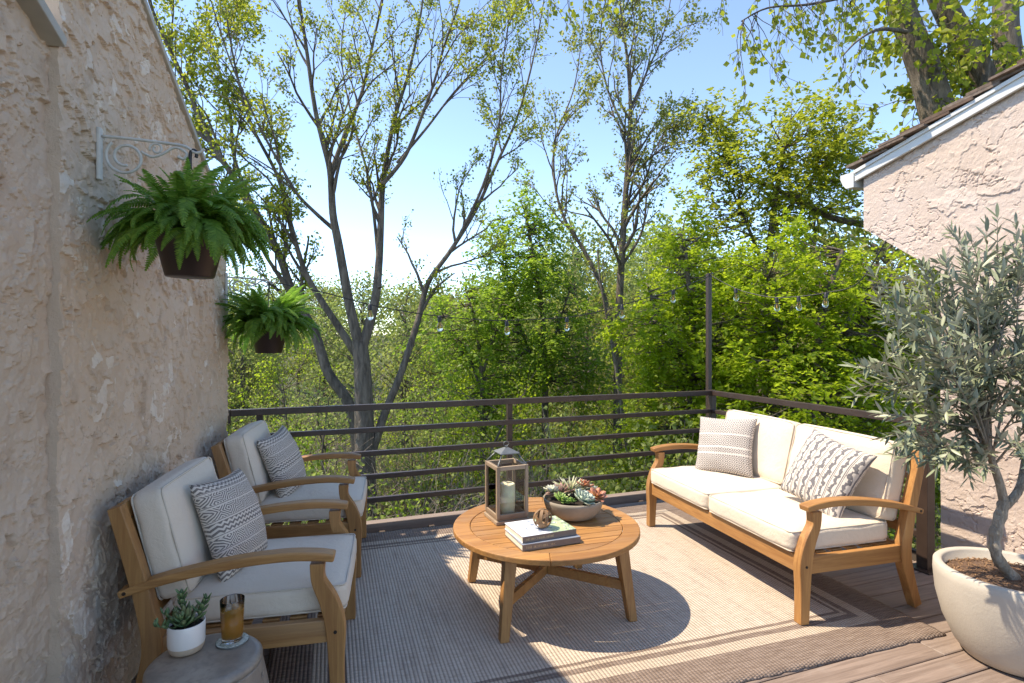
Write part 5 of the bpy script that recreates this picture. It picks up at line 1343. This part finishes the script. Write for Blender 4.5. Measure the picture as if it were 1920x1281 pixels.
# near tree behind the pink house, thick trunks and broad leaves
W = Wood(301); g = W.g
c1 = px_poly([(1800, 330), (1762, 225), (1740, 150), (1712, 75), (1688, 10), (1660, -70)], 9.0); base = (c1[0][0] + 0.2, c1[0][1], ground_z(c1[0][0], c1[0][1]))
W.limb(np.concatenate([[np.array([base[0], base[1], base[2] - 0.2])], c1]), 0.30, 0.16, 12)
W.limb(px_poly([(1875, 260), (1850, 170), (1815, 95), (1775, 20), (1740, -60)], 9.3), 0.24, 0.17, 12)
W.limb(px_poly([(1885, 240), (1890, 120), (1885, 40), (1890, -60)], 9.6), 0.24, 0.17, 12)
W.limb(px_poly([(1830, 240), (1838, 190), (1850, 120), (1848, 80)], 8.9), 0.06, 0.04, 8)
ov = []
for pts in ([(1670, -50), (1600, -12), (1520, 8), (1440, 15), (1390, 40)], [(1660, -60), (1560, -40), (1480, -20), (1420, -25)], [(1655, -70), (1500, -90), (1300, -75), (1120, -50), (980, -40)], [(1700, 60), (1650, 55), (1610, 75), (1580, 105)]):
    c = px_poly(pts, 8.4, -.8); W.limb(c, 0.035, 0.008, 6); ov.append(c)
for ci, (c, cnt, ln_) in enumerate(((ov[0], 26, 0.95), (ov[1], 18, 0.8), (ov[2], 22, 0.75), (ov[3], 8, 0.6))):
    for k in range(cnt):
        t = 0.1 + 0.9 * g.random(); f = t * (len(c) - 1); i = min(int(f), len(c) - 2); q = c[i] + (c[i + 1] - c[i]) * (f - i)
        W.grow(q, np.array([g.normal(0, .5), g.normal(0, .4), -0.9]), ln_ * g.uniform(0.4, 1.3), 0.007, 1, 2, 0.5, -0.35, (2, 4), 0.14, 0.5)
hangt = W.tips; W.tips = []
for k in range(46):
    a = c1[g.integers(len(c1) // 3, len(c1))] if k % 2 else np.array(tuple(P(g.uniform(1780, 1900), g.uniform(20, 220), 9.2)))
    W.grow(a, g.normal(0, 1, 3), g.uniform(0.5, 1.2), 0.012, 1, 2, 0.6, -0.1, (3, 5), 0.16, 0.55)
T2 = W.tips; W.tips = hangt; lv1 = tip_leaves(W, 1, 0.095, 0.42, 0.03, 0.9); W.tips = T2; lv2 = tip_leaves(W, 2, 0.12, 0.44, 0.05, 0.7)
keep = g.random(len(lv1[0]) // 4) < 0.62
f1_ = lv1[1].reshape(-1, 2, 3)[keep].reshape(-1, 3)
plant_tree('tree', 'old thick trunked tree with broad leaves rising behind the pink house roof', base, W, (np.concatenate([lv1[0], lv2[0]]), np.concatenate([f1_, lv2[1] + len(lv1[0])])), BARK, LV_Y)

# ------------------------------------------------------------------ thin trunks, brush, shrubs and far trees (shared meshes)
def proto_far(seed, h, r, n, per, leafL):
    W = Wood(seed); g = W.g; c = np.array([[0, 0, -0.3], [g.normal(0, .1), g.normal(0, .1), h * .35], [g.normal(0, .2), g.normal(0, .2), h * .65], [g.normal(0, .3), 0, h * .92]])
    W.limb(c, 0.13, 0.03, 6); C = []; D = []
    for k in range(n):
        z = h * (0.22 + 0.8 * g.random()); rr_ = r * math.sin(math.pi * min(1, (z / h - 0.15) / 0.95)) ** 0.6 * math.sqrt(g.random()); a = g.random() * 6.28
        q = np.array([rr_ * math.cos(a), rr_ * math.sin(a), z]); s0 = np.array([0, 0, max(0.3, z - rr_ * 0.8)]); W.limb([s0, (s0 + q) / 2 + g.normal(0, .1, 3), q], 0.03, 0.008, 4)
        m = int(per * g.uniform(.5, 1.5)); C.append(q + g.normal(0, 1, (m, 3)) * np.array([.42, .42, .26])); dd = g.normal(0, 1, (m, 3)); dd[:, 2] -= .3; D.append(dd)
    return W.mesh('trunk', BARK2), mesh_np('crown', *leaves_np(np.concatenate(C), np.concatenate(D), leafL, 0.36, g), LV_F if seed % 2 else LV_O)
far_p = [proto_far(401 + i, h, r, n, 42, 0.15) for i, (h, r, n) in enumerate(((9.5, 2.2, 120), (8.0, 2.4, 120), (11.0, 2.0, 130), (7.0, 2.6, 110)))]
g = np.random.default_rng(55); far_xy = []
for k in range(400):
    ang = g.uniform(R(-52), R(48)); d = g.uniform(17, 62); 
    if d < 26 and R(-34) < ang - R(-2) < R(3) and g.random() < 0.75: continue
    x = d * math.sin(ang + YAW); y = d * math.cos(ang + YAW)
    if all((x - a) ** 2 + (y - b) ** 2 > (2.3 + d * 0.035) ** 2 for a, b in far_xy): far_xy.append((x, y))
    if len(far_xy) >= 110: break
for i, (x, y) in enumerate(far_xy):
    d = math.hypot(x, y); z = ground_z(x, y); tr_, cr_ = far_p[i % 4]; lim = CAM_H + d * (0.06 + 0.04 * g.random())   # tops just above the skyline
    ang = math.atan2(x, y) - YAW; 
    if ang > R(3): lim += d * 0.10
    s_ = max(0.45, min(1.25, (lim - z) / (9.5, 8.0, 11.0, 7.0)[i % 4]))
    t = thing('woodland_tree', 'spring green tree in the far woods ' + where(x, y), 'tree', (x, y, z), g.random() * 6.28, 'trees of the far woods'); t.scale = (s_ * g.uniform(.9, 1.15), s_ * g.uniform(.9, 1.15), s_)
    link('trunk', tr_, t); link('crown', cr_, t)
def proto_shrub(seed, h, r, n, per, leafL, lm):
    W = Wood(seed); g = W.g; C = []; D = []
    for k in range(n):
        a = g.random() * 6.28; q = np.array([r * g.random() ** .6 * math.cos(a), r * g.random() ** .6 * math.sin(a), h * (0.2 + 0.85 * g.random() ** .8)])
        b = np.array([g.normal(0, .12), g.normal(0, .12), 0]); W.limb([b, (b + q) / 2 + g.normal(0, .12, 3), q], 0.016, 0.004, 4)
        m = int(per * g.uniform(.5, 1.5)); C.append(q + g.normal(0, 1, (m, 3)) * np.array([.22, .22, .15])); dd = g.normal(0, 1, (m, 3)); dd[:, 2] -= .2; D.append(dd)
    return W.mesh('stems', BARK), mesh_np('foliage', *leaves_np(np.concatenate(C), np.concatenate(D), leafL, 0.36, g), lm)
shr_p = [proto_shrub(501, 2.6, 1.3, 55, 34, 0.07, LV_G), proto_shrub(502, 3.2, 1.2, 50, 34, 0.075, LV_D), proto_shrub(503, 2.2, 1.5, 55, 34, 0.065, LV_Y), proto_shrub(504, 3.6, 1.4, 60, 32, 0.075, LV_F)]
g = np.random.default_rng(66); xy = []
for k in range(900):
    ang = g.uniform(R(-46), R(44)); d = g.uniform(7.2, 19) ; x = d * math.sin(ang + YAW); y = d * math.cos(ang + YAW)
    if y < 6.3 and x < 5.6: continue
    if all((x - a) ** 2 + (y - b) ** 2 > (0.95 + d * 0.035) ** 2 for a, b in xy): xy.append((x, y))
    if len(xy) >= 105: break
for i, (x, y) in enumerate(xy):
    d = math.hypot(x, y); st_, fo_ = shr_p[int(g.integers(4))]; s_ = g.uniform(0.75, 1.15) * (1.0 if d < 12 else 1.15)
    t = thing('shrub', ('near' if d < 11 else 'distant') + ' leafy understory shrub seen ' + where(x, y), 'shrub', (x, y, ground_z(x, y)), g.random() * 6.28, 'shrubs of the understory'); t.scale = (s_, s_, s_)
    link('stems', st_, t); link('foliage', fo_, t)
def proto_brush(seed):
    W = Wood(seed)
    for k in range(9):
        a = W.g.random() * 6.28; W.grow(np.array([W.g.normal(0, .25), W.g.normal(0, .25), -0.1]), np.array([0.5 * math.cos(a), 0.5 * math.sin(a), 1.0]), W.g.uniform(1.6, 3.0), 0.014, 0, 2, 0.7, 0.0, (5, 8), 0.16, 0.5)
    return W.mesh('twigs', TWIG)
TWIG = bark('twig_bark', (0.20, 0.155, 0.115), (0.40, 0.33, 0.265), 9)
br_p = [proto_brush(601 + i) for i in range(3)]
for i in range(64):
    ang = g.uniform(R(-40), R(6)) if i < 52 else g.uniform(R(5), R(40)); d = g.uniform(7.6, 17); x = d * math.sin(ang + YAW); y = d * math.cos(ang + YAW)
    if y < 6.6: y = 6.6 + g.random()
    t = thing('brush_bush', ('near' if d < 11 else 'distant') + ' bare twiggy brush seen ' + where(x, y), 'bush', (x, y, ground_z(x, y)), g.random() * 6.28, 'bare brush of the understory'); s_ = g.uniform(.9, 1.5); t.scale = (s_, s_, s_)
    link('twigs', br_p[i % 3], t)
def proto_sapling(seed, h):
    W = Wood(seed); c = np.array([[0, 0, -.2], [W.g.normal(0, .15), W.g.normal(0, .15), h * .4], [W.g.normal(0, .35), W.g.normal(0, .3), h * .75], [W.g.normal(0, .6), W.g.normal(0, .5), h]])
    c = np.array([tuple(v) for v in catmull(c, 5)]); W.limb(c, 0.065, 0.012, 6)
    for k in range(16):
        i = W.g.integers(5, len(c) - 1); W.grow(c[i], np.array([W.g.normal(0, 1), W.g.normal(0, 1), .8]), W.g.uniform(.7, 1.7), 0.016, 1, 2, .6, .15, (4, 6), .12, .5)
    return W.mesh('trunk', BARK), mesh_np('crown', *tip_leaves(W, 4, 0.075, 0.36, 0.12), LV_G if seed % 2 else LV_F)
sp_p = [proto_sapling(701 + i, 5.2 + i * .5) for i in range(3)]
for i in range(30):
    ang = g.uniform(R(-36), R(14)); d = g.uniform(10.5, 20); x = d * math.sin(ang + YAW); y = d * math.cos(ang + YAW)
    t = thing('sapling_tree', 'thin dark stemmed young tree ' + where(x, y), 'tree', (x, y, ground_z(x, y)), g.random() * 6.28, 'young trees of the understory'); s_ = g.uniform(.6, .92); t.scale = (s_, s_, s_)
    a_, b_ = sp_p[i % 3]; link('trunk', a_, t); link('crown', b_, t)
